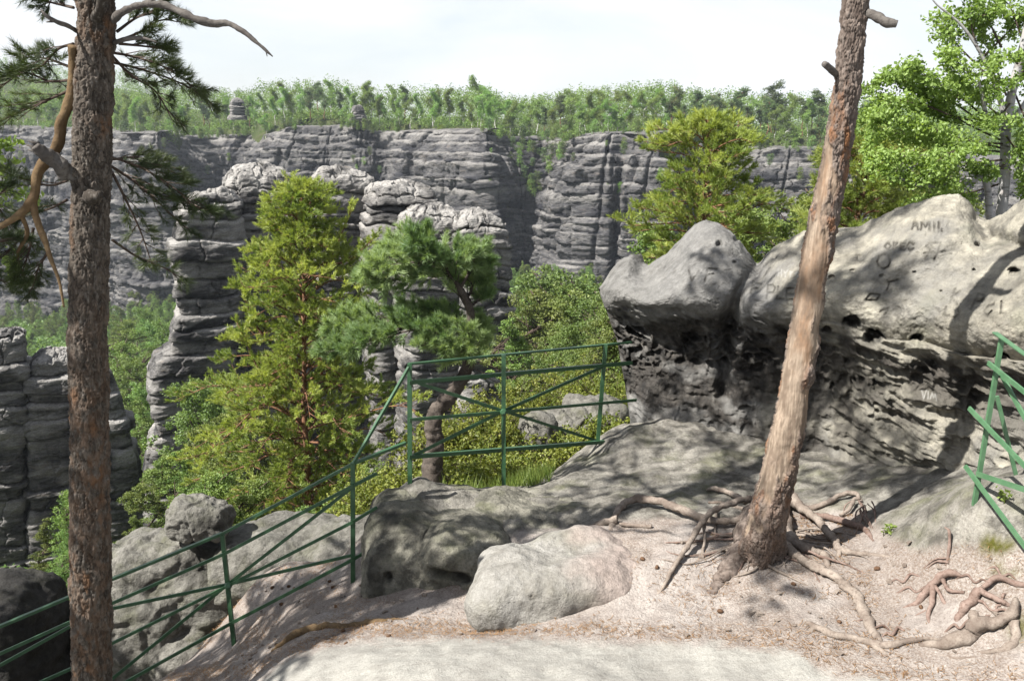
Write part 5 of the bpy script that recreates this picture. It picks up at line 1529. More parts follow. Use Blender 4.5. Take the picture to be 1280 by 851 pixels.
# the bent dark green pine right behind the railing
D2 = 9.7
b = P(537, 612, D2); b[2] -= .15
t2 = thing('pine_tree', b, 'bent bonsai-like pine with snaking dark trunk rising behind the railing', 'tree', 'pines in the middle distance')
q2 = lambda x, y, dd_=0.0: P(x, y, D2 + dd_)
g = Geo()
g.tube([b, q2(541, 585), q2(544, 555), q2(541, 532), q2(548, 510), q2(566, 490), q2(580, 470), q2(586, 448), q2(584, 430), q2(585, 410), q2(588, 392), q2(578, 366), q2(560, 345), q2(545, 328)], np.array([.13, .115, .10, .095, .09, .085, .075, .065, .06, .055, .05, .042, .03, .016]), seg=20, n=150, rough=.4, rs=11)
g.build('trunk', M['curlbark'], t2)
T_ = Tree(42)
for pts, nt_, tl_ in (
        ([(588, 392, 0), (560, 345, .05), (520, 318, .1), (470, 330, .2)], 26, .26), ([(578, 366, 0), (560, 340, -.1), (540, 315, -.2), (520, 300, -.3)], 20, .26), ([(575, 360, 0), (590, 335, .1), (596, 318, .1), (608, 345, .1)], 16, .2),
        ([(570, 355, .1), (545, 320, .3), (505, 305, .4), (485, 318, .4)], 20, .26), ([(584, 385, 0), (600, 372, .1), (606, 350, .1)], 12, .18), ([(560, 345, .1), (520, 345, .1), (480, 352, 0), (455, 345, 0)], 20, .24),
        ([(555, 335, -.1), (575, 318, -.1), (596, 330, -.1)], 15, .2), ([(540, 328, 0), (500, 330, -.1), (462, 340, -.1)], 16, .22), ([(550, 330, 0), (535, 312, .1), (530, 298, .1)], 12, .2), ([(582, 375, .1), (590, 360, .2), (585, 345, .2)], 10, .18),
        ([(584, 428, 0), (565, 410, .05), (530, 402, .1), (480, 410, .15), (425, 425, .2)], 30, .25), ([(584, 425, 0), (560, 420, -.15), (520, 412, -.2), (470, 425, -.2), (440, 428, -.2)], 28, .25), ([(584, 420, .0), (560, 400, .2), (520, 392, .3), (470, 398, .3)], 24, .24),
        ([(584, 432, 0), (595, 420, .1), (602, 408, .1)], 10, .18), ([(584, 430, 0), (575, 440, -.15), (555, 430, -.25), (530, 428, -.3)], 14, .2), ([(583, 425, 0), (592, 435, -.15), (585, 415, -.25)], 10, .18), ([(520, 405, 0), (480, 418, 0), (430, 436, 0), (405, 440, .1)], 18, .22), ([(490, 402, .2), (450, 402, .3), (415, 412, .3)], 16, .22)):
    T_.spray([q2(*p) for p in pts], .022, nt=int(nt_ * 1.7), tl=tl_ * 1.05, ns=6, up=.45, t0=.15, n=18, vs=.55)
T_.limbs.build('branch', M['curlbark'], t2)
T_.crown(38, .085, .082, .0075, M['pine_green'], t2, spread=(.55, 1.25))
# pine behind the boulder
D3 = 27.0
b = base_below(872, D3, -.3); tz = P(868, 150, D3)[2]; H3 = tz - b[2]
t3 = thing('pine_tree', b, 'broad rounded yellow-green pine rising behind the carved boulder', 'tree', 'pines in the middle distance')
T_ = Tree(43)
pine_shape(T_, b, H3, H3 * .28, lambda u_: 2.85 * math.sqrt(max(.02, 1 - u_ ** 3.2)) * (.8 + .2 * math.sin(u_ * 23)) * (.8 + .2 * (u_ > .3)), 120, .15, droop=.2, up=.5, nt=15, tl=.65, ns=5)
T_.wood.build('trunk', M['farbark'], t3); T_.limbs.build('branch', M['farbark'], t3)
T_.crown(18, .2, .14, .024, M['pine_sun'], t3, spread=(.5, 1.15))
# pine with orange stem between boulder and birch
D4 = 19.0
b = base_below(1058, D4, .8); tz = P(1060, 168, D4)[2]; H4 = tz - b[2]
t4 = thing('pine_tree', b, 'small pine with bright orange stem showing right of the leaning trunk', 'tree', 'pines in the middle distance')
T_ = Tree(44)
pine_shape(T_, b, H4, H4 * .45, lambda u_: 1.75 * math.sqrt(max(.03, 1 - u_ ** 2)) * (.8 + .2 * math.sin(u_ * 17)), 70, .11, lean=(.1, 0), droop=.15, up=.4, nt=14, tl=.5, ns=5)
T_.wood.build('trunk', M['limb'], t4); T_.limbs.build('branch', M['farbark'], t4)
T_.crown(18, .16, .12, .017, M['pine_sun'], t4, spread=(.5, 1.1))
# birch at the right
D5 = 13.2
b = P(1252, 300, D5); b[2] = -3.6
t5 = thing('birch_tree', b, 'white-stemmed birch with bright spring leaves behind the boulder at right', 'tree')
q5 = lambda x, y, dd_=0.0: P(x, y, D5 + dd_)
T_ = Tree(45)
T_.wood.tube([b, q5(1254, 245), q5(1256, 200), q5(1258, 160), q5(1266, 110), q5(1278, 60), q5(1290, 0), q5(1296, -60)], np.array([.085, .075, .07, .07, .06, .05, .042, .03]), seg=14, n=60, rough=.1)
T_.wood.tube([q5(1257, 150), q5(1249, 120), q5(1240, 95), q5(1222, 60), q5(1200, 30), q5(1170, 5), q5(1160, -12)], np.array([.045, .04, .034, .024, .018, .011, .005]), seg=9, n=40)
T_.wood.tube([q5(1256, 170), q5(1235, 150, -.2), q5(1228, 120, -.3), q5(1222, 95, -.3)], np.array([.045, .035, .025, .012]), seg=8, n=30)
T_.wood.tube([q5(1258, 160), q5(1280, 130, .2), q5(1300, 90, .3)], np.array([.04, .034, .026]), seg=8, n=20)
T_.wood.tube([b + [0, 0, .6], q5(1235, 240, -.2), q5(1215, 225, -.4), q5(1190, 230, -.5), q5(1150, 232, -.6), q5(1110, 215, -.6)], np.array([.07, .05, .04, .032, .022, .01]), seg=8, n=40)
br = [([(1262, 130, -.1), (1250, 145, -.3), (1238, 150, -.4)], 8), ([(1258, 170, -.1), (1270, 185, -.3), (1284, 180, -.4)], 9), ([(1268, 100, -.1), (1255, 100, -.3), (1240, 112, -.35)], 8), ([(1256, 205, -.1), (1240, 215, -.3), (1225, 210, -.4)], 8), ([(1272, 80, -.1), (1262, 70, -.3), (1250, 75, -.3)], 7), ([(1240, 100, 0), (1200, 60, .1), (1185, 40, .1), (1190, 20, .2)], 11), ([(1222, 60, 0), (1215, 30, 0), (1235, 15, 0)], 10), ([(1240, 95, 0), (1210, 90, -.2), (1190, 70, -.2)], 11), ([(1230, 70, .2), (1260, 40, .3), (1275, 20, .3)], 11), ([(1258, 120, .1), (1235, 60, .3), (1222, 30, .3)], 9),
      ([(1250, 175, 0), (1200, 150, .1), (1160, 120, .2), (1120, 95, .3)], 20), ([(1250, 185, -.1), (1190, 170, -.2), (1140, 150, -.2), (1095, 140, -.2)], 24), ([(1252, 190, .2), (1200, 185, .3), (1150, 170, .4), (1090, 165, .4)], 22), ([(1252, 200, -.2), (1200, 205, -.4), (1150, 195, -.5), (1105, 190, -.5)], 22),
      ([(1250, 170, .1), (1180, 120, .3), (1130, 90, .4), (1080, 110, .4)], 20), ([(1250, 165, 0), (1205, 125, -.1), (1165, 100, -.2), (1140, 80, -.2)], 18), ([(1255, 150, .1), (1220, 120, .2), (1195, 100, .2)], 14), ([(1240, 225, -.2), (1190, 225, -.4), (1140, 222, -.5), (1090, 205, -.5)], 22), ([(1250, 230, .2), (1215, 240, .1), (1180, 245, 0), (1150, 250, 0)], 12),
      ([(1255, 180, 0), (1225, 180, -.4), (1190, 190, -.6), (1160, 210, -.7)], 18), ([(1262, 100, .2), (1280, 90, .3), (1300, 110, .3)], 12), ([(1270, 120, 0), (1285, 160, -.2), (1290, 200, -.3)], 10), ([(1262, 190, .1), (1275, 215, 0), (1280, 235, 0)], 8), ([(1250, 160, .3), (1170, 140, .5), (1110, 125, .6), (1075, 150, .6)], 20), ([(1200, 150, 0), (1150, 130, -.1), (1110, 130, -.1), (1085, 180, -.1)], 18), ([(1252, 60, .1), (1225, 8, .2), (1200, -10, .2)], 8), ([(1278, 50, .1), (1262, 8, .2), (1250, 2, .2)], 6)]
for pts, nt_ in br:
    T_.spray([q5(*p) for p in pts], .016, nt=int(nt_ * 1.35), tl=.34, ns=6, up=-.25, t0=.25, n=18)
T_.wood.build('trunk', M['birch'], t5); T_.limbs.build('branch', M['twig'], t5)
T_.leafy(8, .062, .085, M['birch_leaf'], t5, flat=.2)
# foreign leaves at the left edge belong to a young birch below
b = P(-75, 500, 6.4); b[2] = -5.6
t6 = thing('young_birch', b, 'few fresh birch leaves poking in at the left edge beside the pine limb', 'tree')
T_ = Tree(46); T_.wood.tube([b, b + [0, 0, 2], P(-60, 260, 6.4)], [.03, .02, .008], seg=6, n=16)
for pts, nt_ in (([(-25, 280, 0), (-5, 250, 0), (8, 205, 0)], 7), ([(-25, 265, 0), (8, 244, -.1), (40, 243, -.15)], 8), ([(-30, 330, 0), (0, 318, 0), (12, 330, 0)], 6), ([(-30, 220, 0), (-5, 190, 0), (10, 180, 0)], 6)):
    T_.spray([P(p[0], p[1], 6.3 + p[2]) for p in pts], .006, nt=nt_, tl=.12, ns=3, up=-.1)
T_.wood.build('trunk', M['twig'], t6); T_.limbs.build('branch', M['twig'], t6); T_.leafy(4, .045, .04, M['birch_leaf'], t6)
# pine outside the picture on the left, whose crown shades the stair slope
b = np.array([-6.4, 4.6, -6.6])
t7 = thing('pine_tree', b, 'pine beyond the left edge of the photo shading the stair slope', 'tree', 'pines framing the view')
T_ = Tree(47)
pine_shape(T_, b, 9.8, 3.2, lambda u_: 2.3 * math.sqrt(max(.03, 1 - u_ ** 2)), 70, .15, droop=.15, up=.3, nt=16, tl=.55, ns=6)
keep = [i for i, p in enumerate(T_.sp) if not (p[1] > 0 and proj(p[None])[0][0] > -40 and proj(p[None])[1][0] > -60)]
T_.sp = [T_.sp[i] for i in keep]; T_.sd = [T_.sd[i] for i in keep]; T_.st = [T_.st[i] for i in keep]
T_.wood.build('trunk', M['farbark'], t7); T_.limbs.build('branch', M['twig'], t7); T_.crown(24, .10, .09, .013, M['pine_near'], t7)


# ------------------------------------------------------------------ kinds of distant tree, each built once
def kind(name, label, cat, group, h, seed, form, crown_mat, trunk_mat, nclump, nleaf, size, trunk_r, wide, z0, lean=.0):
    """tree of height 1 x h with clumps of leaf faces; returns its root (kept at the first place it is used)"""
    r = np.random.default_rng(seed)
    t = thing(name, (0, 0, 0), label, cat, group)
    g = Geo()
    n = 8
    ax = np.array([[r.normal(0, .012) * h * k, r.normal(0, .012) * h * k, h * .97 * k / (n - 1)] for k in range(n)])
    ax = np.cumsum(np.vstack([[0, 0, 0], np.diff(ax, axis=0) * 1.0]), 0) if False else ax
    g.tube(ax, np.linspace(trunk_r, trunk_r * .2, n), seg=6, n=16)
    axd = catmull(ax, 60)
    P_ = []; tn = []; Nn = []
    for c in range(nclump):
        u_ = r.random() if form != 'spruce' else r.random() ** 1.5
        zc = z0 + (1 - z0) * u_
        R = wide * {'oval': math.sqrt(max(.03, 1 - (2 * u_ - .85) ** 2 / 1.4)), 'round': math.sqrt(max(.05, 1 - (2 * u_ - 1) ** 2)), 'spruce': (1 - u_) * .95 + .05, 'flat': (.5 + .5 * u_) * math.sqrt(max(.05, 1 - max(0, u_ - .6) ** 2 / .17)), 'wisp': .75 * (1 - u_ * .55)}[form] * h
        a = r.random() * 6.283; rad = R * math.sqrt(r.random()) * r.uniform(.55, 1.05)
        q = axd[min(int(zc * 59), 59)]
        cc = q + np.array([math.cos(a) * rad, math.sin(a) * rad, r.normal(0, .02) * h])
        if rad > R * .45 and r.random() < .55:
            zz = max(zc - .10 * r.random() - .04, z0 * .8)
            g.tube([axd[min(int(zz * 59), 59)], (axd[min(int(zz * 59), 59)] + cc) / 2 + [0, 0, -.01 * h], cc], np.array([.26, .18, .08]) * trunk_r, seg=4)
        cs = size * r.uniform(1.2, 2.4)
        fl = .42 if form in ('flat', 'spruce') else .7
        pp = cc + ball(nleaf, r) * 1.75 * np.array([cs, cs, cs * fl])
        P_.append(pp); tn.append(np.full(nleaf, np.clip(r.normal(.5, .28), 0, 1)))
        Nn.append((pp - cc) / (np.linalg.norm(pp - cc, axis=1)[:, None] + 1e-6) * .6 + np.array([0, 0, .5]))
    P_ = np.vstack(P_); V, F, tt_ = leaves(P_, size, r, np.vstack(Nn), .85, np.concatenate(tn), flat=.45)
    g.build('trunk', M[trunk_mat], t)
    mesh_obj('crown', V, F, M[crown_mat], t, smooth=False, attrs={'tint': tt_})
    return t


GP_ = 'trees on the far plateau'
GV_ = 'trees on the valley slopes'
LB = 'slender pale-stemmed birch among many on the plateau beyond the cliff'
LD = 'dark round-topped pine among many on the plateau beyond the cliff'
LS = 'pointed spruce rising over the plateau wood beyond the cliff'
LG = 'bright green broadleaf tree on the wooded slope under the cliffs'
LP = 'dull green pine on the wooded slope under the cliffs'
LC = 'small bush or sapling growing on a ledge or the rim of the far cliff'
kinds = {
    'birch': [kind('birch_tree', LB, 'tree', 'birches on the far plateau', 18, 100 + k, f, 'leaf_far', 'farbirch', 105, 48, .33, .21, w, z) for k, (f, w, z) in enumerate((('oval', .15, .28), ('wisp', .15, .36), ('oval', .125, .45), ('wisp', .17, .26)))],
    'darkpine': [kind('pine_tree', LD, 'tree', 'pines on the far plateau', 17, 120 + k, f, 'pine_far', 'farbark', 90, 48, .33, .24, w, z) for k, (f, w, z) in enumerate((('flat', .17, .42), ('round', .18, .36), ('flat', .14, .5)))],
    'spruce': [kind('spruce_tree', LS, 'tree', 'spruces on the far plateau', 19, 130, 'spruce', 'pine_far', 'farbark', 110, 26, .36, .2, .13, .1)],
    'broadleaf': [kind('broadleaf_tree', LG, 'tree', 'broadleaf trees on the valley slopes', 14, 140 + k, f, 'leaf_mid', 'twig', 240, 64, .145, .2, w, z) for k, (f, w, z) in enumerate((('round', .28, .22), ('oval', .24, .25), ('wisp', .27, .2)))],
    'midpine': [kind('pine_tree', LP, 'tree', 'pines on the valley slopes', 14, 150 + k, f, 'pine_mid', 'twig', 240, 64, .135, .2, w, z) for k, (f, w, z) in enumerate((('flat', .22, .3), ('spruce', .24, .12), ('wisp', .26, .2)))],
    'bush': [kind('cliff_bush', LC, 'bush', 'bushes on the far cliff', 7, 160 + k, f, m_, 'farbark', 34, 20, .42, .10, w, z) for k, (f, w, z, m_) in enumerate((('round', .36, .1, 'leaf_mid'), ('flat', .30, .15, 'pine_far'), ('wisp', .3, .1, 'leaf_far')))],
}
used = set()
rp_ = np.random.default_rng(77)


def plant(kd, px, d, h, dz=0.0, q=None, i=None):
    ks = kinds[kd]; o = ks[rp_.integers(len(ks)) if i is None else i]
    q = floor_at(px, d) if q is None else q
    s = h / {'birch': 18, 'darkpine': 17, 'spruce': 19, 'broadleaf': 14, 'midpine': 14, 'bush': 7}[kd]
    sc = (s * rp_.uniform(.9, 1.15), s * rp_.uniform(.9, 1.15), s)
    q = q + np.array([0, 0, dz]); rz = rp_.random() * 6.28
    if o.name not in used:
        used.add(o.name); o.location = q; o.rotation_euler = (0, 0, rz); o.scale = sc; return o
    return dup(o, q, rz, sc)


def crowded(x, lo, hi):
    return rp_.uniform(lo, hi)


# plateau: three ranks along the rim
for row, (off, n, lo, hi) in enumerate(((9, 96, 7, 15), (22, 92, 13, 19), (38, 88, 15, 21))):
    for k in range(n):
        px = -40 + 1130 * (k + rp_.random() * .9) / n
        D = table(px, DEP) + off + rp_.uniform(-3, 6)
        pr = .12 + .6 * sstep(820, 870, px) + .35 * (abs(px - 430) < 26) + .25 * sstep(160, 240, px) * sstep(330, 270, px)
        kd = 'darkpine' if rp_.random() < pr else 'birch'
        if row == 2 and rp_.random() < .07: kd = 'spruce'
        plant(kd, px, D, rp_.uniform(lo, hi) * (1 + .12 * sstep(820, 900, px)) * (1.22 if rp_.random() < .12 else 1), -.4)
# low growth along the rim edge and on the cliff ledges
for (px, py, h) in ([(x, table(x, RIM) - 1 + RNG.normal(0, 1.5), RNG.uniform(3, 6.5)) for x in np.concatenate([RNG.uniform(-20, 60, 5), RNG.uniform(150, 345, 44), RNG.uniform(420, 500, 14), RNG.uniform(620, 700, 12), RNG.uniform(830, 1030, 24), RNG.uniform(345, 840, 22)])]
                    + [(715 - 78 * k / 16 + RNG.normal(0, 10), 178 + 78 * k / 16 + RNG.normal(0, 6), RNG.uniform(4, 8)) for k in range(17)] + [(655 + RNG.normal(0, 14), 205 + RNG.normal(0, 16), RNG.uniform(4, 8)) for k in range(9)]
                    + [(float(a_), float(b_), float(c_)) for a_, b_, c_ in zip(RNG.uniform(0, 1010, 70), RNG.uniform(180, 330, 70), RNG.uniform(2, 6, 70))] + [(560, 285, 5), (545, 252, 6), (530, 262, 5), (612, 232, 4), (590, 268, 6), (628, 275, 10), (620, 300, 9), (690, 285, 10), (700, 300, 11), (684, 310, 9), (640, 305, 6), (760, 240, 4), (770, 300, 6), (740, 318, 7), (720, 325, 8), (665, 325, 8), (548, 300, 6), (505, 255, 4), (985, 260, 4), (930, 275, 5), (40, 320, 5), (20, 355, 7), (110, 360, 7), (150, 350, 8), (200, 350, 8), (225, 335, 6), (330, 205, 4), (475, 215, 4), (455, 205, 4), (600, 205, 4)]):
    D = float(table(px, DEP)) - 1.0 + 7.0 * math.exp(-max(0, (py - float(table(px, RIM)))) / 14)
    if py > table(px, RIM) + 14: D -= 3.0
    plant('bush', px, D, h, -.8, q=P(px, py, D))
# foot of the cliffs
for (x0, x1, n, off, lo, hi) in ((-30, 235, 26, (6, 60), 8, 14), (130, 225, 24, (60, 260), 9, 15), (600, 860, 34, (5, 60), 8, 14), (640, 800, 34, (60, 250), 9, 15), (480, 600, 12, (5, 40), 7, 11), (900, 1010, 6, (5, 30), 7, 11), (-20, 60, 10, (60, 200), 9, 14), (-40, 90, 34, (8, 130), 9, 15), (140, 225, 20, (10, 160), 9, 15)):
    for k in range(n):
        px = rp_.uniform(x0, x1); D = table(px, DEP) - rp_.uniform(*off)
        plant('broadleaf' if rp_.random() < .62 else 'midpine', px, D, rp_.uniform(lo, hi), -.5)
# nearer valley trees: px, distance, top row, kind
for (px, d, py, kd, i) in ((660, 78, 352, 'midpine', 0), (690, 92, 338, 'broadleaf', 1), (720, 70, 352, 'midpine', 2), (745, 60, 372, 'broadleaf', 0), (770, 52, 372, 'midpine', 2), (650, 60, 395, 'midpine', 1), (700, 55, 395, 'midpine', 1), (735, 44, 398, 'broadleaf', 1), (678, 48, 430, 'midpine', 0), (752, 40, 410, 'midpine', 0), (712, 110, 330, 'broadleaf', 2), (640, 110, 345, 'broadleaf', 1), (668, 130, 350, 'midpine', 0), (735, 95, 342, 'midpine', 0), (790, 60, 352, 'broadleaf', 2), (655, 40, 462, 'midpine', 2), (728, 36, 440, 'midpine', 0),
                          (165, 140, 430, 'broadleaf', 0), (190, 170, 400, 'broadleaf', 1), (150, 200, 395, 'midpine', 0), (175, 110, 470, 'broadleaf', 2), (155, 100, 500, 'midpine', 1), (200, 120, 450, 'broadleaf', 0), (150, 150, 420, 'midpine', 2), (170, 230, 385, 'broadleaf', 1), (205, 200, 395, 'broadleaf', 0),
                          (215, 44, 560, 'midpine', 1), (188, 52, 556, 'midpine', 0), (240, 40, 575, 'broadleaf', 2), (160, 48, 590, 'midpine', 0), (265, 42, 545, 'midpine', 2), (232, 60, 480, 'broadleaf', 1), (262, 66, 470, 'midpine', 2), (285, 54, 500, 'midpine', 0),
                          (62, 34, 602, 'midpine', 2), (40, 30, 660, 'broadleaf', 1), (85, 30, 640, 'midpine', 0), (150, 36, 640, 'midpine', 1), (70, 24, 720, 'broadleaf', 0), (20, 40, 640, 'midpine', 1), (110, 26, 700, 'broadleaf', 2),
                          (250, 24, 575, 'midpine', 2), (305, 25, 585, 'midpine', 2), (450, 25, 570, 'midpine', 2), (410, 22, 610, 'midpine', 2), (475, 20, 600, 'broadleaf', 1), (340, 21, 630, 'broadleaf', 1), (270, 20, 640, 'midpine', 2),
                          (1010, 22, 215, 'midpine', 2), (1100, 24, 190, 'midpine', 0), (1150, 26, 180, 'midpine', 2), (970, 30, 235, 'midpine', 0), (815, 30, 260, 'midpine', 2), (925, 34, 240, 'midpine', 2), (785, 34, 335, 'midpine', 2), (764, 28, 400, 'midpine', 2)):
    q = floor_at(px, d); h = P(px, py, d)[2] - q[2]
    o_ = plant(kd, px, d, max(h, 2.0), -.2, i=i)
    if px < 520 and d < 70:
        o_['label'] = ('leafy green young broadleaf tree' if kd == 'broadleaf' else 'bushy dull green young pine') + ' on the slope below the stair railing'
        o_['group'] = 'young trees below the stair railing'
    elif px >= 780:
        o_['label'] = ('leafy green broadleaf crown' if kd == 'broadleaf' else 'dull green young pine') + ' just behind the carved boulder'
        o_['group'] = 'small trees behind the boulder'
    elif px > 600:
        o_['label'] = ('bright green broadleaf tree' if kd == 'broadleaf' else 'dull green pine') + ' in the gap between the far towers and the boulder'
        o_['group'] = 'trees in the gap left of the boulder'

# ------------------------------------------------------------------ stuff nobody could count
def scatter_leaves(name, q, size, mat, label, cat, flat=.4, seed=0, tint=None):
    r = np.random.default_rng(seed)
    V, F, t = leaves(q, size, r, np.tile([0, 0, 1.0], (len(q), 1)), .85, tint, flat=flat)
    o = mesh_obj(name, V, F, mat, smooth=False, attrs={'tint': t})
    return struct(o, 'stuff', label, cat)


r = np.random.default_rng(5)
# wood covering the plateau behind the first ranks
n = 6500
px = r.uniform(-200, 1450, n); dd_ = 60 + 700 * r.random(n) ** 1.6
D = table(px, DEP) + dd_
zg = ground_far(px, D)
c0 = np.stack([(px - CX) / FPX / CP * D, D, zg + 17.5 * r.random(n) ** .7], -1)
m = 60
q = np.repeat(c0, m, 0) + ball(n * m, r) * np.array([3.4, 3.4, 5.2]) * np.repeat(r.uniform(.6, 1.15, n), m)[:, None]
# scrub between the trunks right up to the rim
n2 = 3200
px2 = r.uniform(-120, 1300, n2); D2_ = table(px2, DEP) + r.uniform(4, 62, n2)
c2 = np.stack([(px2 - CX) / FPX / CP * D2_, D2_, ground_far(px2, D2_) + r.uniform(.2, 3.6, n2)], -1)
q = np.vstack([q, np.repeat(c2, 26, 0) + ball(n2 * 26, r) * np.array([2.4, 2.4, 2.0])])
n, m = 1, len(q)
scatter_leaves('forest', q, r.uniform(.55, .95, m), M['forest'], 'unbroken wood covering the plateau behind the rim trees', 'forest', seed=6, tint=np.clip(.5 + .9 * fbm(q / 7.0, 2), 0, 1))
# green undergrowth of the valley floor
n = 130000
px = r.uniform(-60, 830, n); d = 18 + 440 * r.random(n) ** .9
ok = d < table(px, DEP) - 2
px, d = px[ok], d[ok]
z = ground_far(px, d)
q = np.stack([(px - CX) / FPX / CP * d, d, z + r.random(len(px)) * np.minimum(.4 + d * .02, 4)], -1)
cl = fbm(q * np.array([.06, .06, .06]), 3)
scatter_leaves('undergrowth', q, .2 + d * .0038, M['leaf_mid'], 'green undergrowth on the valley slopes', 'undergrowth', seed=8, tint=np.clip(.28 + cl, 0, 1))
# heath and low shrubs just beyond the railing
HB = [(560, 12.5, 520, .7), (600, 13.0, 500, .8), (640, 16.5, 470, 1.0), (690, 17, 462, 1.1), (735, 17.5, 452, 1.1), (770, 16, 455, 1.0), (600, 11.5, 560, .6), (590, 10.4, 585, .4), (650, 11.0, 572, .5), (700, 12.4, 556, .7), (735, 12.8, 540, .6), (560, 10.3, 590, .35), (480, 11.5, 600, .7), (500, 13.5, 585, .6), (470, 14, 590, .9), (755, 13.6, 520, .6)]
for k, (px, d, py, rad) in enumerate(HB):
    c = P(px, py, d)
    T_ = Tree(300 + k); q = c - np.array([0, 0, rad * 1.1])
    lab = 'yellow-green heath shrub among others just beyond the platform railing'
    t = thing('heath_shrub', q, lab, 'shrub', 'heath shrubs beyond the railing')
    for j in range(int(26 + 26 * rad)):
        a = r.random() * 6.28; el = math.asin(r.uniform(.0, 1)); dv = np.array([math.cos(a) * math.cos(el), math.sin(a) * math.cos(el), math.sin(el) * .9])
        T_.spray([q, q + dv * rad * .5 * r.uniform(.7, 1.1), q + dv * rad * r.uniform(.85, 1.3) * np.array([1.25, 1.25, 1.0])], .010, nt=9, tl=.22, ns=3, up=.4, t0=.35, n=6, seg=3)
    T_.limbs.build('stems', M['twig'], t)
    T_.leafy(5, .034 + .0012 * d, .05, M['scrub'], t, name='foliage', flat=.1)
# grass along the back edge of the platform
n = 5200
px = r.uniform(545, 690, n); dpt = r.uniform(8.35, 10.2, n)
x = (px - CX) / FPX / CP * dpt
z = ground_z(x, dpt)
keep = (z < -3.55) & (fbm(np.stack([x, dpt, 0 * x], -1) * 2.2, 3) > -.2)
b_ = np.stack([x, dpt, z - .02], -1)[keep]
h = r.uniform(.08, .26, len(b_)); ln = r.normal(0, .28, (len(b_), 2)) * h[:, None]
tip = b_ + np.concatenate([ln, h[:, None]], 1)
s = rand_unit(len(b_), r) * np.array([1, 1, 0]) * .005
V = np.stack([b_ - s, b_ + s, tip], 1).reshape(-1, 3)
struct(mesh_obj('grass', V, np.arange(len(V)).reshape(-1, 3), M['grass'], smooth=False, attrs={'tint': np.repeat(r.random(len(b_)), 3)}), 'stuff', 'tufts of fresh grass at the back edge of the platform', 'grass')
# dry needles on the sand
n = 60000
x = r.uniform(-3.2, 4.6, n); y = r.uniform(4.2, 8.2, n)
q = np.stack([x, y, ground_z(x, y)], -1)
px, py = proj(q)
dens = np.interp(px, [100, 250, 440, 470, 800, 980, 1300], [.6, .7, .5, .2, .25, .95, 1.0]) * sstep(-.15, .3, fbm(q * np.array([1.9, 1.9, 0]) + 7, 3)) + .9 * np.exp(-((py - table(px, [(-400, 930), (325, 846), (400, 806), (450, 794), (800, 799), (985, 808), (1060, 846), (1400, 862)]) + 9) / 9) ** 2)
fy = table(px, [(-500, 560), (400, 600), (470, 660), (560, 760), (620, 770), (800, 690), (930, 650), (1060, 640), (1110, 668), (1330, 690)])
k_ = (r.random(n) < dens) & (py > fy) & (py < table(px, [(-400, 930), (325, 846), (400, 812), (450, 803), (800, 806), (985, 816), (1060, 852), (1400, 870)]))
q = q[k_]; m_ = len(q)
a = r.random(m_) * 6.283; L = r.uniform(.02, .05, m_)
dv = np.stack([np.cos(a), np.sin(a), r.normal(0, .12, m_)], -1) * L[:, None]
sd = np.stack([-np.sin(a), np.cos(a), 0 * a], -1) * .0016
q = q + [0, 0, .010]
V = np.stack([q - sd, q + sd, q + dv + sd, q + dv - sd], 1).reshape(-1, 3)
struct(mesh_obj('dry_needles', V, np.arange(len(V)).reshape(-1, 4), M['litter'], smooth=False, attrs={'tint': np.repeat(r.random(m_), 4)}), 'stuff', 'fallen brown pine needles on the sand', 'litter')


# cones lying about
def cone_mesh():
    g = Geo(); n = 10
    z = np.linspace(-.5, .5, n); rd = np.sqrt(np.maximum(.02, 1 - (2 * np.linspace(0, 1, n) - .85) ** 2 / 1.5)) * .36
    V, Q, T3 = tube(np.stack([z, 0 * z, 0 * z], -1), rd, seg=12)
    sc_ = np.ones(len(V)); sc_[:n * 12] = np.where((np.add.outer(np.arange(n), np.arange(12)) % 2).ravel() == 0, 1.28, .78)
    V[:, 1:] *= sc_[:, None]
    g.add(V, Q, T3); return g


first = None
for k, (px, py) in enumerate([(803, 700), (821, 710), (770, 742), (1016, 560)][:3] + [(x, y) for x, y in zip(r.uniform(300, 440, 9), r.uniform(725, 800, 9))] + [(x, y) for x, y in zip(r.uniform(800, 1180, 6), r.uniform(700, 780, 6))] + [(486, 797), (432, 806)]):
    q = ground_hit(px, py); s = r.uniform(.03, .042)
    if first is None:
        first = cone_mesh().build('pine_cone', M['cone'], base=(0, 0, 0)); tag(first, 'small brown pine cone lying on the sandy ground', 'pine cone', 'fallen pine cones'); o = first
    else:
        o = first.copy(); COL.objects.link(o)
    o.location = q + [0, 0, s * .3]; o.scale = (s, s, s); o.rotation_euler = (r.normal(0, .3), r.normal(0, .3), r.random() * 6.28)
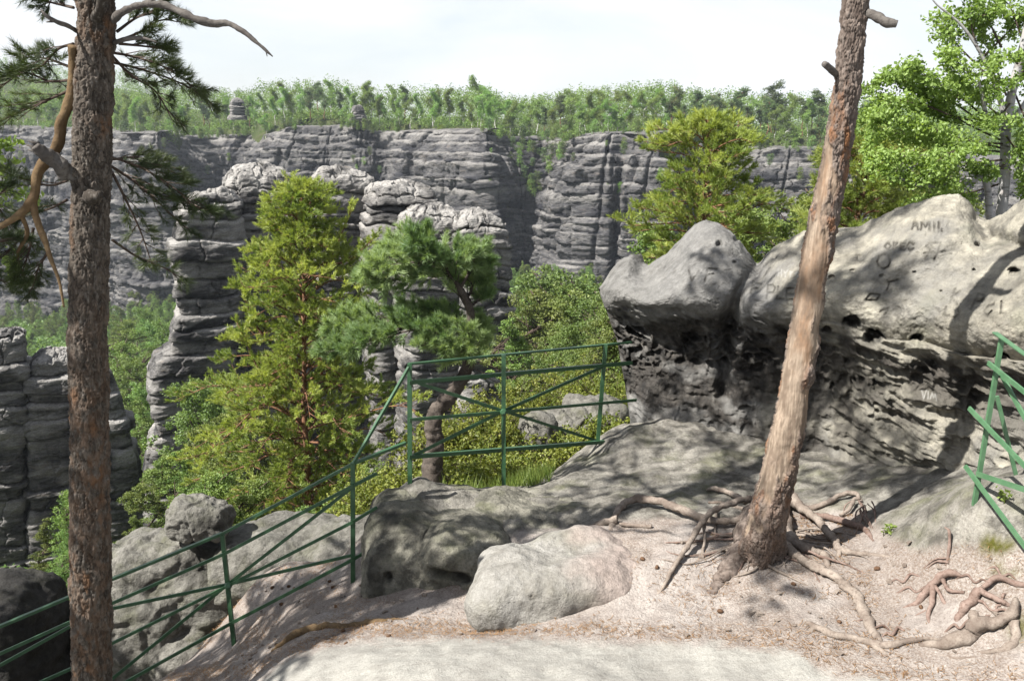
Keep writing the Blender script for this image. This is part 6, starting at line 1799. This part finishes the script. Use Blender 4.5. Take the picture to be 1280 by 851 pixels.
# chips of bark and small stones on the sand
n = 480
px = r.uniform(240, 1270, n); py = r.uniform(650, 838, n)
cx_ = r.uniform(-2.6, 4.2, n); cy_ = r.uniform(4.4, 8.0, n); cz_ = ground_z(cx_, cy_)
q = np.stack([cx_, cy_, cz_], -1); px, py = proj(q)
ok = (py < table(px, [(-400, 930), (325, 846), (400, 812), (800, 806), (985, 816), (1060, 852), (1400, 870)])) & (py > table(px, [(-500, 560), (400, 640), (470, 660), (560, 765), (620, 775), (800, 690), (930, 650), (1060, 640), (1110, 668), (1330, 690)])) & (fbm(q * np.array([1.4, 1.4, 0]) + 3, 3) > -.15)
g = Geo()
for c in q[ok]:
    s = r.uniform(.006, .022); v8 = np.array([[x_, y_, z_] for x_ in (-1, 1) for y_ in (-1, 1) for z_ in (-1, 1)], float) * np.array([1, r.uniform(.4, .8), r.uniform(.2, .5)]) * s * (1 + r.normal(0, .18, (8, 3)))
    a = r.random() * 6.28; R_ = np.array([[math.cos(a), -math.sin(a), 0], [math.sin(a), math.cos(a), 0], [0, 0, 1]])
    g.add(v8 @ R_.T + c + [0, 0, s * .25 + .006], np.array([[0, 1, 3, 2], [4, 6, 7, 5], [0, 4, 5, 1], [2, 3, 7, 6], [0, 2, 6, 4], [1, 5, 7, 3]]))
struct(g.build('bark_chips', M['root'], smooth=False), 'stuff', 'small bark chips and grit strewn on the sand', 'litter')
# two green seedlings beside the roots
for (px, py, lab) in ((1104, 671, 'tiny green seedling at the root tangle below the boulder'), (1256, 632, 'small green sprout by the right railing foot')):
    q = ground_hit(px, py); T_ = Tree(500 + px)
    T_.sp = [q + np.array([r.normal(0, .02), r.normal(0, .02), .05]) for _ in range(7)]; T_.sd = [np.array([0, 0, 1.0])] * 7; T_.st = [.8] * 7
    t = thing('seedling', q, lab, 'seedling'); g = Geo(); g.tube([q, q + [0, 0, .06]], [.003, .002], seg=5); g.build('stem', M['twig'], t); T_.leafy(4, .04, .03, M['birch_leaf'], t, name='foliage')
# ------------------------------------------------------------------ air
t = NT('haze')
pv = t.n('ShaderNodeVolumePrincipled'); pv.inputs['Color'].default_value = (.80, .88, 1.0, 1); pv.inputs['Density'].default_value = .00010
pv.inputs['Anisotropy'].default_value = .2
t.l(pv.outputs[0], t.out.inputs['Volume'])
x0, x1, y0, y1, z0, z1 = -2600, 2600, -30, 1900, -110, 110
hv = np.array([[x, y, z] for x in (x0, x1) for y in (y0, y1) for z in (z0, z1)], float)
hf = np.array([[0, 1, 3, 2], [4, 6, 7, 5], [0, 4, 5, 1], [2, 3, 7, 6], [0, 2, 6, 4], [1, 5, 7, 3]])
struct(mesh_obj('haze', hv, hf, t.m, smooth=False), 'stuff', 'thin bluish summer haze over the valley', 'haze')
